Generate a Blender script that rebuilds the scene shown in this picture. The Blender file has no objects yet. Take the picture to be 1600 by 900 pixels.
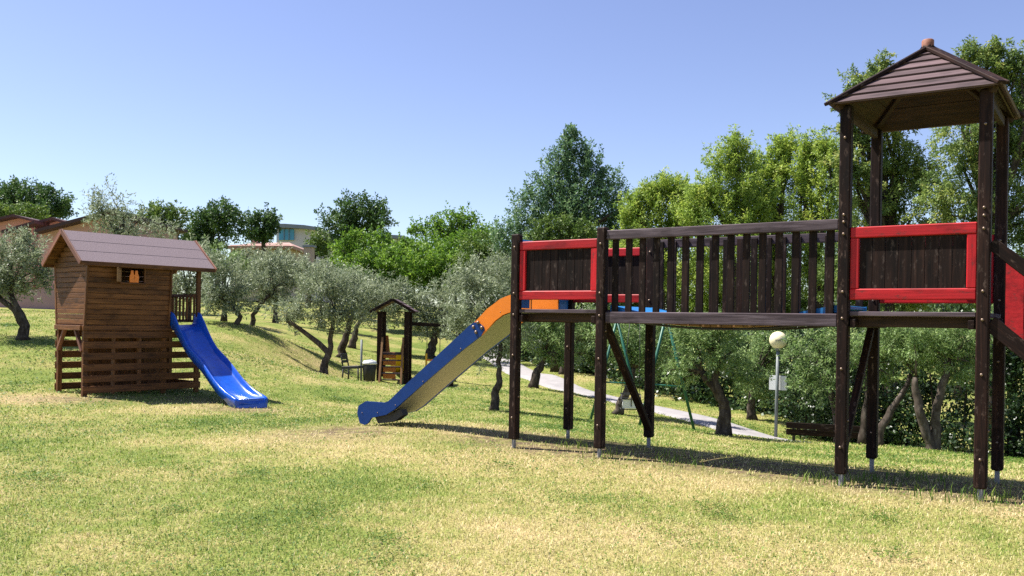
import bpy, math, random
import numpy as np
from mathutils import Matrix, Vector
R = math.radians
random.seed(7)
S = bpy.context.scene
C = S.collection

# ------------------------------------------------------------------ camera
FPX, EYE, HOR, ROLL = 1400.0, 1.33, 502.0, math.atan(0.0165)
cr, sr = math.cos(ROLL), math.sin(ROLL)
RV, UV = Vector((cr, 0, sr)), Vector((-sr, 0, cr))
cam = bpy.data.cameras.new('camera')
cam.lens, cam.sensor_width, cam.sensor_fit = 36 * FPX / 1600, 36, 'HORIZONTAL'
cam.shift_y = (HOR - 450) / 1600
cam.clip_start, cam.clip_end = 0.1, 3000
co = bpy.data.objects.new('camera', cam)
C.objects.link(co)
m3 = Matrix((RV, UV, Vector((0, -1, 0)))).transposed()
co.matrix_world = Matrix.Translation((0, 0, EYE)) @ m3.to_4x4()
S.camera = co

# ------------------------------------------------------------------ light
SUN_EL, SUN_XY = R(59), Vector((-0.966, 0.26)).normalized()
w = bpy.data.worlds.new('World'); S.world = w; w.use_nodes = True
nt = w.node_tree; nt.nodes.clear()
sky = nt.nodes.new('ShaderNodeTexSky'); sky.sky_type = 'NISHITA'; sky.sun_disc = False
sky.sun_elevation = SUN_EL; sky.sun_rotation = math.atan2(SUN_XY.x, SUN_XY.y)
sky.air_density = 1.0; sky.dust_density = 0.5; sky.ozone_density = 3.0; sky.altitude = 200
hs = nt.nodes.new('ShaderNodeHueSaturation'); hs.inputs['Saturation'].default_value = 0.97; hs.inputs['Hue'].default_value = 0.519
bg = nt.nodes.new('ShaderNodeBackground'); bg.inputs['Strength'].default_value = 0.085
ow = nt.nodes.new('ShaderNodeOutputWorld')
nt.links.new(sky.outputs[0], hs.inputs['Color']); nt.links.new(hs.outputs[0], bg.inputs[0]); nt.links.new(bg.outputs[0], ow.inputs[0])
sl = bpy.data.lights.new('sun', 'SUN'); sl.energy = 5.0; sl.angle = R(0.53); sl.color = (1, 0.955, 0.88)
so = bpy.data.objects.new('sun', sl); C.objects.link(so)
sd = Vector((SUN_XY.x * math.cos(SUN_EL), SUN_XY.y * math.cos(SUN_EL), math.sin(SUN_EL)))
so.rotation_euler = sd.to_track_quat('Z', 'Y').to_euler(); so.location = (-20, -10, 40)
vs = S.view_settings
vs.view_transform = 'Standard'; vs.look = 'None'; vs.gamma = 1.0; vs.use_curve_mapping = False
vs.exposure = 1.12

# ------------------------------------------------------------------ projection helpers (place things at their real distance)
def ray(px, py):
    return RV * ((px - 800) / FPX) + UV * (-(py - HOR) / FPX) + Vector((0, 1, 0))
def at(px, py, d):
    return Vector((0, 0, EYE)) + ray(px, py) * d
def on_plane(px, py, p0, n):
    r = ray(px, py); o = Vector((0, 0, EYE))
    return o + r * ((p0 - o).dot(n) / r.dot(n))

# ------------------------------------------------------------------ ground height
GP = [(0, 2, 0), (-5, 3, 0), (5, 3, 0), (0, 6, 0), (-3, 7, 0), (3, 5, 0), (0, 9.3, 0), (2.8, 7.5, 0), (4.2, 7.8, 0), (1.5, 9.7, 0),
      (0.7, 10.3, 0), (-1.8, 10.6, 0.0), (-4, 10, 0), (-8, 9, 0), (-6.97, 14.6, -0.02), (-5.6, 16.2, -0.04), (-4.2, 14.4, -0.15), (-7.8, 15.2, 0),
      (7, 6, -.1), (10, 6, -.2), (10, 2, 0), (-10, 2, 0), (0, -8, 0.1), (12, -8, 0), (-12, -8, .1)]
def pin(px, py, d):
    p = at(px, py, d); GP.append((p.x, p.y, p.z))
for a in [(0, 600, 17), (35, 530, 21), (0, 488, 31), (85, 488, 31), (-300, 490, 30), (-300, 600, 15), (368, 506, 27), (395, 508, 27), (330, 515, 26),
          (505, 588, 26), (550, 602, 27), (610, 598, 28.6), (533, 560, 32), (549, 544, 38), (672, 558, 38), (772, 640, 17), (833, 605, 26),
          (877, 586, 33), (824, 587, 34), (869, 600, 30.5), (795, 572, 38.5), (770, 556, 46), (965, 646, 21), (925, 661, 19.6), (1000, 665, 19), (1085, 674, 18.3), (1131, 678, 16.5), (1175, 655, 23),
          (1212, 688, 20), (1270, 695, 17), (1455, 702, 14.5), (1350, 694, 15.5), (1600, 722, 14.5), (1760, 740, 14), (600, 640, 17), (430, 600, 19),
          (300, 540, 22), (150, 500, 28), (700, 610, 22), (250, 500, 30), (575, 664, 10.8), (622, 663, 10.6), (1200, 698, 15), (1200, 704, 13), (1180, 714, 11), (1100, 692, 14), (1050, 682, 15), (1300, 704, 14), (1400, 714, 12), (1125, 668, 20.5), (1040, 646, 23), (965, 628, 26), (905, 610, 29.5), (1240, 692, 18.5), (450, 510, 40), (620, 525, 48), (760, 530, 48), (900, 560, 42)]:
    pin(*a)
for x, y, z in [(-60, 60, 3.2), (-20, 60, 2.2), (0, 60, 1.0), (25, 60, 0.0), (60, 60, 0), (-60, 20, 2.5), (60, 15, -1), (40, 30, -1), (20, 25, -1.1), (-60, -20, 1), (60, -20, 0),
                (-120, 120, 4), (0, 120, 3), (120, 120, 1), (-300, 400, 4), (0, 400, 4), (300, 400, 3), (300, 0, 0), (-300, 0, 3), (0, -200, 0), (-200, -200, 0), (200, -200, 0)]:
    GP.append((x, y, z))
GPa = np.array(GP)
_D = np.linalg.norm(GPa[:, None, :2] - GPa[None, :, :2], axis=2)
def _k(r): return -np.sqrt(r * r + 1.5)
_n = len(GPa)
_A = np.zeros((_n + 1, _n + 1)); _A[:_n, :_n] = _k(_D) + np.eye(_n) * 0.12; _A[:_n, _n] = 1; _A[_n, :_n] = 1
_w = np.linalg.solve(_A, np.append(GPa[:, 2], 0))
def gz(x, y):
    x = np.atleast_1d(np.asarray(x, float)); y = np.atleast_1d(np.asarray(y, float))
    out = np.empty(x.shape[0])
    for i in range(0, len(x), 20000):
        r = np.hypot(x[i:i+20000, None] - GPa[None, :, 0], y[i:i+20000, None] - GPa[None, :, 1])
        out[i:i+20000] = _k(r) @ _w[:_n] + _w[_n]
    return out
def g1(x, y): return float(gz(x, y)[0])
def gpt(px, d):                       # ground point seen in column px at depth d
    X = (px - 800) / FPX * d
    for _ in range(3):
        z = g1(X, d); X = ((px - 800) / FPX * d - (z - EYE) * -sr * 0 + (EYE - z) * sr)
    return Vector((X, d, z))

# ------------------------------------------------------------------ materials
M = {}
def newmat(name):
    m = bpy.data.materials.new(name); m.use_nodes = True
    n = m.node_tree.nodes; b = n['Principled BSDF']; M[name] = m
    return m, n, m.node_tree.links, b
def ramp(n, stops):
    r = n.new('ShaderNodeValToRGB'); e = r.color_ramp.elements
    while len(e) < len(stops): e.new(0.5)
    for i, (p, c) in enumerate(stops): e[i].position = p; e[i].color = (*c, 1)
    return r
def wood(name, c0, c1, c2, grain=(1.2, 22, 22), rough=.7, bump=.35, spec=.3, wear=None, coat=0):
    m, n, l, b = newmat(name)
    tc = n.new('ShaderNodeTexCoord'); oi = n.new('ShaderNodeObjectInfo')
    sc = n.new('ShaderNodeVectorMath'); sc.operation = 'MULTIPLY'; sc.inputs[1].default_value = (31, 17, 23)
    l.new(oi.outputs['Random'], sc.inputs[0])
    ad = n.new('ShaderNodeVectorMath'); ad.operation = 'ADD'
    l.new(tc.outputs['Object'], ad.inputs[0]); l.new(sc.outputs[0], ad.inputs[1])
    mp = n.new('ShaderNodeMapping'); mp.inputs['Scale'].default_value = grain
    l.new(ad.outputs[0], mp.inputs[0])
    n1 = n.new('ShaderNodeTexNoise'); n1.inputs['Scale'].default_value = 1.6; n1.inputs['Detail'].default_value = 8; n1.inputs['Roughness'].default_value = .65; n1.inputs['Distortion'].default_value = .6
    l.new(mp.outputs[0], n1.inputs['Vector'])
    r1 = ramp(n, [(.3, c0), (.52, c1), (.75, c2)]); l.new(n1.outputs[0], r1.inputs[0])
    # knots and blotches
    n2 = n.new('ShaderNodeTexNoise'); n2.inputs['Scale'].default_value = 5.5; n2.inputs['Detail'].default_value = 4
    mp2 = n.new('ShaderNodeMapping'); mp2.inputs['Scale'].default_value = (.7, 1.6, 1.6); l.new(ad.outputs[0], mp2.inputs[0]); l.new(mp2.outputs[0], n2.inputs['Vector'])
    r2 = ramp(n, [(.3, (.45, .42, .4)), (.45, (1, 1, 1)), (.8, (1.15, 1.12, 1.1))]); l.new(n2.outputs[0], r2.inputs[0])
    mu = n.new('ShaderNodeMixRGB'); mu.blend_type = 'MULTIPLY'; mu.inputs[0].default_value = .85
    l.new(r1.outputs[0], mu.inputs[1]); l.new(r2.outputs[0], mu.inputs[2])
    vr = n.new('ShaderNodeMapRange'); vr.inputs[3].default_value = .72; vr.inputs[4].default_value = 1.25; l.new(oi.outputs['Random'], vr.inputs[0])
    hv = n.new('ShaderNodeHueSaturation'); l.new(mu.outputs[0], hv.inputs['Color']); l.new(vr.outputs[0], hv.inputs['Value'])
    last = hv.outputs[0]
    if wear:
        n3 = n.new('ShaderNodeTexNoise'); n3.inputs['Scale'].default_value = 26; n3.inputs['Detail'].default_value = 6; n3.inputs['Roughness'].default_value = .7
        mp3 = n.new('ShaderNodeMapping'); mp3.inputs['Scale'].default_value = (.35, 1, 1); l.new(ad.outputs[0], mp3.inputs[0]); l.new(mp3.outputs[0], n3.inputs['Vector'])
        r3 = ramp(n, [(.57, (0, 0, 0)), (.68, (1, 1, 1))]); l.new(n3.outputs[0], r3.inputs[0])
        mw = n.new('ShaderNodeMixRGB'); l.new(r3.outputs[0], mw.inputs[0]); l.new(last, mw.inputs[1]); mw.inputs[2].default_value = (*wear, 1); last = mw.outputs[0]
    l.new(last, b.inputs['Base Color'])
    b.inputs['Roughness'].default_value = rough; b.inputs['Specular IOR Level'].default_value = spec
    bp = n.new('ShaderNodeBump'); bp.inputs['Strength'].default_value = bump; bp.inputs['Distance'].default_value = .004
    l.new(n1.outputs[0], bp.inputs['Height']); l.new(bp.outputs[0], b.inputs['Normal'])
    return m
def plain(name, col, rough=.5, metal=0, spec=.5, var=.12, scale=9, bump=0., coat=0, dirt=None):
    m, n, l, b = newmat(name)
    tc = n.new('ShaderNodeTexCoord'); n1 = n.new('ShaderNodeTexNoise'); n1.inputs['Scale'].default_value = scale; n1.inputs['Detail'].default_value = 7; n1.inputs['Roughness'].default_value = .65
    l.new(tc.outputs['Object'], n1.inputs['Vector'])
    lo = tuple(c * (1 - var) for c in col); hi = tuple(min(1, c * (1 + var)) for c in col)
    r1 = ramp(n, [(.3, lo), (.7, hi)] if not dirt else [(.33, dirt), (.43, lo), (.7, hi)]); l.new(n1.outputs[0], r1.inputs[0]); l.new(r1.outputs[0], b.inputs['Base Color'])
    rr = n.new('ShaderNodeMapRange'); rr.inputs[3].default_value = rough * .8; rr.inputs[4].default_value = min(1, rough * 1.25); l.new(n1.outputs[0], rr.inputs[0]); l.new(rr.outputs[0], b.inputs['Roughness'])
    b.inputs['Metallic'].default_value = metal; b.inputs['Specular IOR Level'].default_value = spec; b.inputs['Coat Weight'].default_value = coat
    if bump:
        bp = n.new('ShaderNodeBump'); bp.inputs['Strength'].default_value = bump; bp.inputs['Distance'].default_value = .01
        l.new(n1.outputs[0], bp.inputs['Height']); l.new(bp.outputs[0], b.inputs['Normal'])
    return m
wood('dark_wood', (.005, .0025, .0022), (.017, .0075, .0052), (.042, .018, .012), wear=(.10, .066, .052), spec=.15)
wood('weathered_wood', (.03, .021, .024), (.09, .066, .076), (.19, .148, .168), rough=.8, bump=.6, spec=.2)
wood('plank_wood', (.004, .0022, .002), (.014, .0068, .005), (.036, .017, .012), wear=(.07, .05, .042), spec=.15)
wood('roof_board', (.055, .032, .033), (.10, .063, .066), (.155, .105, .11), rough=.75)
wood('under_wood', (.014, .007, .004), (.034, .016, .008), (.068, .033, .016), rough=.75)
wood('red_paint', (.30, .006, .010), (.44, .009, .014), (.56, .018, .024), rough=.55, bump=.4, spec=.3, wear=(.14, .022, .02))
wood('house_wood', (.055, .020, .006), (.135, .052, .015), (.23, .095, .03), grain=(1.0, 16, 16), rough=.65)
wood('barge_wood', (.13, .05, .032), (.20, .085, .055), (.28, .13, .09), rough=.65)
wood('pale_wood', (.16, .08, .035), (.25, .135, .06), (.34, .2, .1), rough=.7)
plain('blue_plate', (.001, .030, .16), .42, spec=.3, var=.12)
plain('orange_plate', (.80, .20, .004), .35, var=.08)
plain('blue_board', (.012, .17, .46), .45, var=.12)
plain('blue_plastic', (.008, .085, .50), .24, var=.22, scale=14, coat=.25)
plain('steel_bed', (.42, .39, .34), .5, metal=.8, var=.22, scale=22, bump=.1)
plain('galvanised', (.24, .23, .22), .6, metal=.25, var=.2, scale=30)
plain('bolt_metal', (.22, .16, .12), .45, metal=.7, var=.2)
plain('felt', (.20, .155, .165), .92, var=.28, scale=60, spec=.2, bump=.5)
plain('dark_metal', (.02, .02, .022), .55, var=.3)
plain('green_metal', (.008, .10, .06), .45, var=.2)
plain('grey_metal', (.16, .18, .18), .5, var=.2)
plain('globe_plastic', (.85, .74, .47), .35, var=.06)
plain('white_board', (.80, .80, .80), .5, var=.05)
plain('ink', (.03, .03, .03), .6)
plain('yellow_plastic', (.72, .42, .01), .4)
plain('orange_wood', (.50, .17, .03), .6, var=.3)
plain('bin_black', (.015, .017, .016), .5, var=.3)
plain('pink_wall', (.52, .29, .25), .9, var=.1, scale=2, bump=.1)
plain('shaded_wall', (.36, .22, .22), .9, var=.1, scale=2, bump=.1)  # house wall in shade, the shade put into a darker colour
plain('dark_roof', (.055, .026, .026), .8, var=.25)
plain('terracotta', (.36, .21, .17), .85, var=.22, scale=4, bump=.4)
plain('cream_wall', (.44, .35, .27), .9, var=.08)
plain('pale_wall', (.46, .43, .48), .9, var=.06)
plain('grey_roof', (.16, .18, .22), .7, var=.1)
plain('blue_glass', (.03, .22, .38), .12, var=.3, scale=.4)
plain('pillar_render', (.36, .27, .23), .9, var=.15)
plain('path_concrete', (.29, .27, .265), .9, var=.16, scale=3, bump=.2)
plain('car_paint', (.03, .20, .42), .25, coat=.5)
plain('car_glass', (.02, .03, .04), .08)
plain('rubber', (.015, .015, .015), .8)

def leafmat(name, stops, trans=.35, rough=.55, back=None):
    m, n, l, b = newmat(name)
    a = n.new('ShaderNodeAttribute'); a.attribute_name = 'tint'
    r = ramp(n, stops); l.new(a.outputs['Fac'], r.inputs[0])
    col = r.outputs[0]
    if back:
        ge = n.new('ShaderNodeNewGeometry'); mx = n.new('ShaderNodeMixRGB'); mx.inputs[2].default_value = (*back, 1)
        l.new(ge.outputs['Backfacing'], mx.inputs[0]); l.new(col, mx.inputs[1]); col = mx.outputs[0]
    l.new(col, b.inputs['Base Color']); b.inputs['Roughness'].default_value = rough; b.inputs['Specular IOR Level'].default_value = .4
    tr = n.new('ShaderNodeBsdfTranslucent'); l.new(col, tr.inputs[0])
    ms = n.new('ShaderNodeMixShader'); ms.inputs[0].default_value = trans
    l.new(b.outputs[0], ms.inputs[1]); l.new(tr.outputs[0], ms.inputs[2]); l.new(ms.outputs[0], n['Material Output'].inputs[0])
    return m
leafmat('olive_leaf', [(0, (.055, .085, .03)), (.45, (.14, .185, .08)), (.8, (.28, .325, .18)), (1, (.50, .53, .36))], .3, .5, (.32, .36, .235))
leafmat('olive_green_leaf', [(0, (.04, .09, .015)), (.45, (.125, .22, .048)), (.8, (.26, .37, .10)), (1, (.44, .51, .20))], .36, .55, (.24, .32, .13))
leafmat('oak_leaf', [(0, (0.023, 0.058, 0.016)), (.5, (0.058, 0.120, 0.031)), (1, (0.143, 0.221, 0.052))], .3)
leafmat('oak_light_leaf', [(0, (0.042, 0.084, 0.017)), (.5, (0.105, 0.175, 0.031)), (1, (0.210, 0.280, 0.056))], .3)
leafmat('bright_leaf', [(0, (.03, .08, .01)), (.5, (.12, .235, .022)), (1, (.29, .42, .055))], .42)
leafmat('ash_leaf', [(0, (.035, .09, .042)), (.5, (.12, .22, .095)), (1, (.29, .40, .18))], .34, .5)
leafmat('yellow_leaf', [(0, (.10, .18, .03)), (.5, (.27, .38, .06)), (.8, (.42, .51, .09)), (1, (.58, .56, .13))], .45)
leafmat('right_leaf', [(0, (.06, .11, .03)), (.5, (.17, .25, .06)), (.8, (.31, .37, .085)), (1, (.58, .52, .14))], .42)
leafmat('hedge_leaf', [(0, (.012, .028, .010)), (.5, (.028, .058, .016)), (1, (.07, .12, .035))], .2, .35)
wood('olive_bark', (.03, .022, .017), (.075, .06, .048), (.17, .145, .12), grain=(9, 9, 3), rough=.95, bump=1.0, spec=.1)
wood('tree_bark', (.03, .024, .018), (.07, .055, .042), (.13, .105, .085), grain=(9, 9, 3), rough=.95, bump=1.0, spec=.1)

def grass_colour(n, l, dark=1.0):
    ge = n.new('ShaderNodeNewGeometry')
    n1 = n.new('ShaderNodeTexNoise'); n1.inputs['Scale'].default_value = .42; n1.inputs['Detail'].default_value = 8; n1.inputs['Roughness'].default_value = .7
    n2 = n.new('ShaderNodeTexNoise'); n2.inputs['Scale'].default_value = 4.5; n2.inputs['Detail'].default_value = 4
    mp = n.new('ShaderNodeMapping'); mp.inputs['Scale'].default_value = (1, 1, 0); mp.inputs['Location'].default_value = (3.1, 1.7, 0)
    l.new(ge.outputs['Position'], mp.inputs[0]); l.new(mp.outputs[0], n1.inputs['Vector']); l.new(mp.outputs[0], n2.inputs['Vector'])
    ad = n.new('ShaderNodeMath'); ad.operation = 'MULTIPLY_ADD'; ad.inputs[1].default_value = .32
    l.new(n2.outputs[0], ad.inputs[0]); l.new(n1.outputs[0], ad.inputs[2])
    return ad.outputs[0]
def groundmat():
    m, n, l, b = newmat('lawn')
    f = grass_colour(n, l)
    a = n.new('ShaderNodeAttribute'); a.attribute_name = 'dry'
    s = n.new('ShaderNodeMath'); s.operation = 'MULTIPLY_ADD'; s.inputs[1].default_value = .30; l.new(a.outputs['Fac'], s.inputs[0]); l.new(f, s.inputs[2])
    r = ramp(n, [(.45, (.10, .155, .03)), (.63, (.20, .235, .06)), (.77, (.34, .30, .12)), (.92, (.46, .36, .19))])
    l.new(s.outputs[0], r.inputs[0])
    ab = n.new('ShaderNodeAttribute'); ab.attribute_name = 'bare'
    mb = n.new('ShaderNodeMixRGB'); mb.inputs[2].default_value = (.15, .108, .072, 1); nb_ = n.new('ShaderNodeTexNoise'); nb_.inputs['Scale'].default_value = 7; nb_.inputs['Detail'].default_value = 6; gb_ = n.new('ShaderNodeNewGeometry'); l.new(gb_.outputs['Position'], nb_.inputs['Vector']); rb_ = ramp(n, [(.38, (.35, .35, .35)), (.58, (1, 1, 1))]); l.new(nb_.outputs[0], rb_.inputs[0]); mq = n.new('ShaderNodeMath'); mq.operation = 'MULTIPLY'; l.new(ab.outputs['Fac'], mq.inputs[0]); l.new(rb_.outputs[0], mq.inputs[1]); l.new(mq.outputs[0], mb.inputs[0]); l.new(r.outputs[0], mb.inputs[1]); r = mb  # bare soil, darkened so the structure's shade is partly put into its colour
    ge = n.new('ShaderNodeNewGeometry'); n3 = n.new('ShaderNodeTexNoise'); n3.inputs['Scale'].default_value = 45; n3.inputs['Detail'].default_value = 5; l.new(ge.outputs['Position'], n3.inputs['Vector'])
    r3 = ramp(n, [(.3, (.55, .55, .5)), (.7, (1.2, 1.2, 1.1))]); l.new(n3.outputs[0], r3.inputs[0])
    mu = n.new('ShaderNodeMixRGB'); mu.blend_type = 'MULTIPLY'; mu.inputs[0].default_value = 1; l.new(r.outputs[0], mu.inputs[1]); l.new(r3.outputs[0], mu.inputs[2])
    l.new(mu.outputs[0], b.inputs['Base Color']); b.inputs['Roughness'].default_value = .95; b.inputs['Specular IOR Level'].default_value = .1
    bp = n.new('ShaderNodeBump'); bp.inputs['Strength'].default_value = .9; bp.inputs['Distance'].default_value = .03; l.new(n3.outputs[0], bp.inputs['Height']); l.new(bp.outputs[0], b.inputs['Normal'])
def blademat():
    m, n, l, b = newmat('grass_blade')
    f = grass_colour(n, l)
    a = n.new('ShaderNodeAttribute'); a.attribute_name = 'tint'
    s = n.new('ShaderNodeMath'); s.operation = 'MULTIPLY_ADD'; s.inputs[1].default_value = .58; l.new(a.outputs['Fac'], s.inputs[0]); l.new(f, s.inputs[2])
    s2 = n.new('ShaderNodeMath'); s2.operation = 'SUBTRACT'; s2.inputs[1].default_value = .368; l.new(s.outputs[0], s2.inputs[0])
    r = ramp(n, [(.28, (.07, .14, .018)), (.54, (.26, .34, .055)), (.68, (.46, .43, .15)), (.84, (.64, .53, .29))])
    l.new(s2.outputs[0], r.inputs[0]); l.new(r.outputs[0], b.inputs['Base Color']); b.inputs['Roughness'].default_value = .6; b.inputs['Specular IOR Level'].default_value = .25
    tr = n.new('ShaderNodeBsdfTranslucent'); l.new(r.outputs[0], tr.inputs[0])
    ms = n.new('ShaderNodeMixShader'); ms.inputs[0].default_value = .3
    l.new(b.outputs[0], ms.inputs[1]); l.new(tr.outputs[0], ms.inputs[2]); l.new(ms.outputs[0], n['Material Output'].inputs[0])
groundmat(); blademat()

# ------------------------------------------------------------------ object helpers
W = {}
def place(o, parent, mw):
    W[o] = mw
    if parent is not None:
        o.parent = parent; o.matrix_basis = W[parent].inverted() @ mw
    else:
        o.matrix_basis = mw
def thing(name, label, cat, loc, group=None):
    o = bpy.data.objects.new(name, None); C.objects.link(o); o.empty_display_size = .2
    place(o, None, Matrix.Translation(loc)); o['label'] = label; o['category'] = cat
    if group: o['group'] = group
    return o
def mobj(name, me, mat, parent=None, mw=None, kind=None, label=None, cat=None, group=None):
    o = bpy.data.objects.new(name, me); C.objects.link(o)
    if mat and not me.materials: me.materials.append(M[mat])
    place(o, parent, mw or Matrix.Identity(4))
    for k, v in (('kind', kind), ('label', label), ('category', cat), ('group', group)):
        if v: o[k] = v
    return o
def mesh(verts, faces, smooth=False):
    me = bpy.data.meshes.new('shape'); me.from_pydata([tuple(v) for v in verts], [], faces); me.update()
    if smooth: me.polygons.foreach_set('use_smooth', [True] * len(me.polygons))
    return me
_cb = {}
def cbox(lx, ly, lz, ch, mat):
    key = (round(lx, 3), round(ly, 3), round(lz, 3), round(ch, 4), mat)
    if key in _cb: return _cb[key]
    a, b, c = key[0] / 2, key[1] / 2, key[2] / 2; ch = min(ch, a * .45, b * .45, c * .45)
    V, idx = [], {}
    for sx in (-1, 1):
        for sy in (-1, 1):
            for sz in (-1, 1):
                for ax in range(3):
                    h = [a - ch, b - ch, c - ch]; h[ax] += ch
                    idx[(sx, sy, sz, ax)] = len(V); V.append((sx * h[0], sy * h[1], sz * h[2]))
    Fc = []
    def q(*k): Fc.append([idx[i] for i in k])
    for ax in range(3):
        o1, o2 = (ax + 1) % 3, (ax + 2) % 3
        for s in (-1, 1):
            ks = []
            for s1, s2 in ((-1, -1), (1, -1), (1, 1), (-1, 1)):
                t = [0, 0, 0]; t[ax] = s; t[o1] = s1; t[o2] = s2; ks.append((*t, ax))
            q(*(ks if s > 0 else ks[::-1]))
    for ax in range(3):               # edges parallel to ax
        o1, o2 = (ax + 1) % 3, (ax + 2) % 3
        for s1 in (-1, 1):
            for s2 in (-1, 1):
                def kk(s, o):
                    t = [0, 0, 0]; t[ax] = s; t[o1] = s1; t[o2] = s2; return (*t, o)
                ks = [kk(-1, o1), kk(1, o1), kk(1, o2), kk(-1, o2)]
                q(*(ks if s1 * s2 < 0 else ks[::-1]))
    for sx in (-1, 1):
        for sy in (-1, 1):
            for sz in (-1, 1):
                ks = [(sx, sy, sz, i) for i in range(3)]
                q(*(ks if sx * sy * sz > 0 else ks[::-1]))
    me = mesh(V, Fc); me.materials.append(M[mat]); _cb[key] = me
    return me
Z = Vector((0, 0, 1))
def frame(p0, x, up):
    x = x.normalized(); y = up.cross(x).normalized(); z = x.cross(y)
    m = Matrix((x, y, z)).transposed().to_4x4(); m.translation = p0
    return m
def beam(name, p0, p1, wy, hz, mat, parent, up=Z, ch=.004, **kw):
    p0, p1 = Vector(p0), Vector(p1); d = p1 - p0
    if abs(d.normalized().dot(up)) > .99: up = Vector((0, 1, 0))
    return mobj(name, cbox(d.length, wy, hz, ch, mat), None, parent, frame((p0 + p1) / 2, d, up), **kw)
def revolve(profile, seg=16):
    V, Fc = [], []
    for r, z in profile:
        for k in range(seg):
            a = 2 * math.pi * k / seg; V.append((r * math.cos(a), r * math.sin(a), z))
    for i in range(len(profile) - 1):
        for k in range(seg):
            k2 = (k + 1) % seg; Fc.append([i * seg + k, i * seg + k2, (i + 1) * seg + k2, (i + 1) * seg + k])
    Fc.append([k for k in range(seg)][::-1]); Fc.append([(len(profile) - 1) * seg + k for k in range(seg)])
    return mesh(V, Fc, True)
def tube(name, pts, r, mat, parent, seg=8, smooth=True, **kw):
    V, Fc = [], []
    tube_arrays(V, Fc, pts, [r] * len(pts) if not hasattr(r, '__len__') else r, seg)
    o = Vector(pts[0]); me = mesh([Vector(v) - o for v in V], Fc, smooth)
    return mobj(name, me, mat, parent, Matrix.Translation(o), **kw)
def tube_arrays(V, Fc, pts, rad, seg=8, gnarl=0, rng=None):
    pts = [Vector(p) for p in pts]; b0 = len(V); prev = None
    ph = [rng.uniform(0, 6.28) for _ in range(3)] if gnarl else None
    for i, p in enumerate(pts):
        t = (pts[min(i + 1, len(pts) - 1)] - pts[max(i - 1, 0)])
        if t.length < 1e-6: t = Vector((0, 0, 1))
        t.normalize()
        u = prev if prev is not None else (Vector((1, 0, 0)) if abs(t.x) < .8 else Vector((0, 1, 0)))
        u = (u - t * u.dot(t)).normalized(); prev = u; v = t.cross(u)
        for k in range(seg):
            a = 2 * math.pi * k / seg; rr = rad[i]
            if gnarl: rr *= 1 + gnarl * (math.sin(2 * a + ph[0] + i * .5) * .6 + math.sin(3 * a + ph[1] - i * .3) * .4) + rng.uniform(-.5, .5) * gnarl
            V.append(p + (u * math.cos(a) + v * math.sin(a)) * rr)
    for i in range(len(pts) - 1):
        for k in range(seg):
            k2 = (k + 1) % seg; Fc.append([b0 + i * seg + k, b0 + i * seg + k2, b0 + (i + 1) * seg + k2, b0 + (i + 1) * seg + k])
    Fc.append([b0 + k for k in range(seg)][::-1]); Fc.append([b0 + (len(pts) - 1) * seg + k for k in range(seg)])
def prism(name, pts, ext, mat, parent, **kw):            # closed outline (world points) pushed along ext
    pts = [Vector(p) for p in pts]; n = len(pts); o = pts[0].copy(); ext = Vector(ext)
    V = [p - o for p in pts] + [p + ext - o for p in pts]
    nrm = Vector((0, 0, 0))
    for i in range(n): nrm += (pts[i] - o).cross(pts[(i + 1) % n] - o)
    A, B = list(range(n)), list(range(n, 2 * n))
    if nrm.dot(ext) > 0: Fc = [A[::-1], B] + [[i, (i + 1) % n, n + (i + 1) % n, n + i] for i in range(n)]
    else: Fc = [A, B[::-1]] + [[(i + 1) % n, i, n + i, n + (i + 1) % n] for i in range(n)]
    return mobj(name, mesh(V, Fc), mat, parent, Matrix.Translation(o), **kw)

# ------------------------------------------------------------------ ground sheet
def axis(lo, hi, n, k, c=0):
    t = np.linspace(-1, 1, n); s = np.sinh(t * k) / np.sinh(k)
    return np.where(s < 0, c + s * (c - lo), c + s * (hi - c))
xs = axis(-700, 700, 330, 5.4); ys = axis(-300, 900, 350, 5.4, 14)
X, Y = np.meshgrid(xs, ys)
Zg = gz(X.ravel(), Y.ravel())
rngn = np.random.default_rng(3)
nx, ny = len(xs), len(ys)
verts = np.stack([X.ravel(), Y.ravel(), Zg], 1)
ii = (np.arange(ny - 1)[:, None] * nx + np.arange(nx - 1)[None, :]).ravel()
faces = np.stack([ii, ii + 1, ii + nx + 1, ii + nx], 1)
def npmesh(verts, faces, smooth=False):
    me = bpy.data.meshes.new('shape'); nf, k = faces.shape
    me.vertices.add(len(verts)); me.vertices.foreach_set('co', np.ascontiguousarray(verts, dtype=np.float32).ravel())
    me.loops.add(nf * k); me.loops.foreach_set('vertex_index', np.ascontiguousarray(faces, dtype=np.int32).ravel())
    me.polygons.add(nf); me.polygons.foreach_set('loop_start', np.arange(0, nf * k, k, dtype=np.int32))
    if smooth: me.polygons.foreach_set('use_smooth', np.ones(nf, dtype=bool))
    me.update(calc_edges=True)
    return me
DRY = [(-7.6, 14.1, 1.1, .8), (-5.2, 13.4, .9, .5), (-1.9, 9.6, 1.3, .6), (0.2, 8.6, 1.2, .5), (3.0, 7.0, 1.0, .8), (4.2, 6.3, 1.1, .8), (2.2, 5.2, 1.4, .5), (1.9, 7.6, 1.0, .6), (-4.6, 25, 2.0, .5), (0.3, 4.9, 1.2, .4), (-.5, 10.4, .9, .6)]
def dryness(x, y):
    f = np.zeros_like(x)
    for cx, cy, r, a in DRY: f = np.maximum(f, a * np.exp(-((x - cx) ** 2 + ((y - cy) * .9) ** 2) / r ** 2))
    return f
_F2, _N2, _P2 = (.8254, -.5645), (.5645, .8254), (.04, 9.333)
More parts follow.
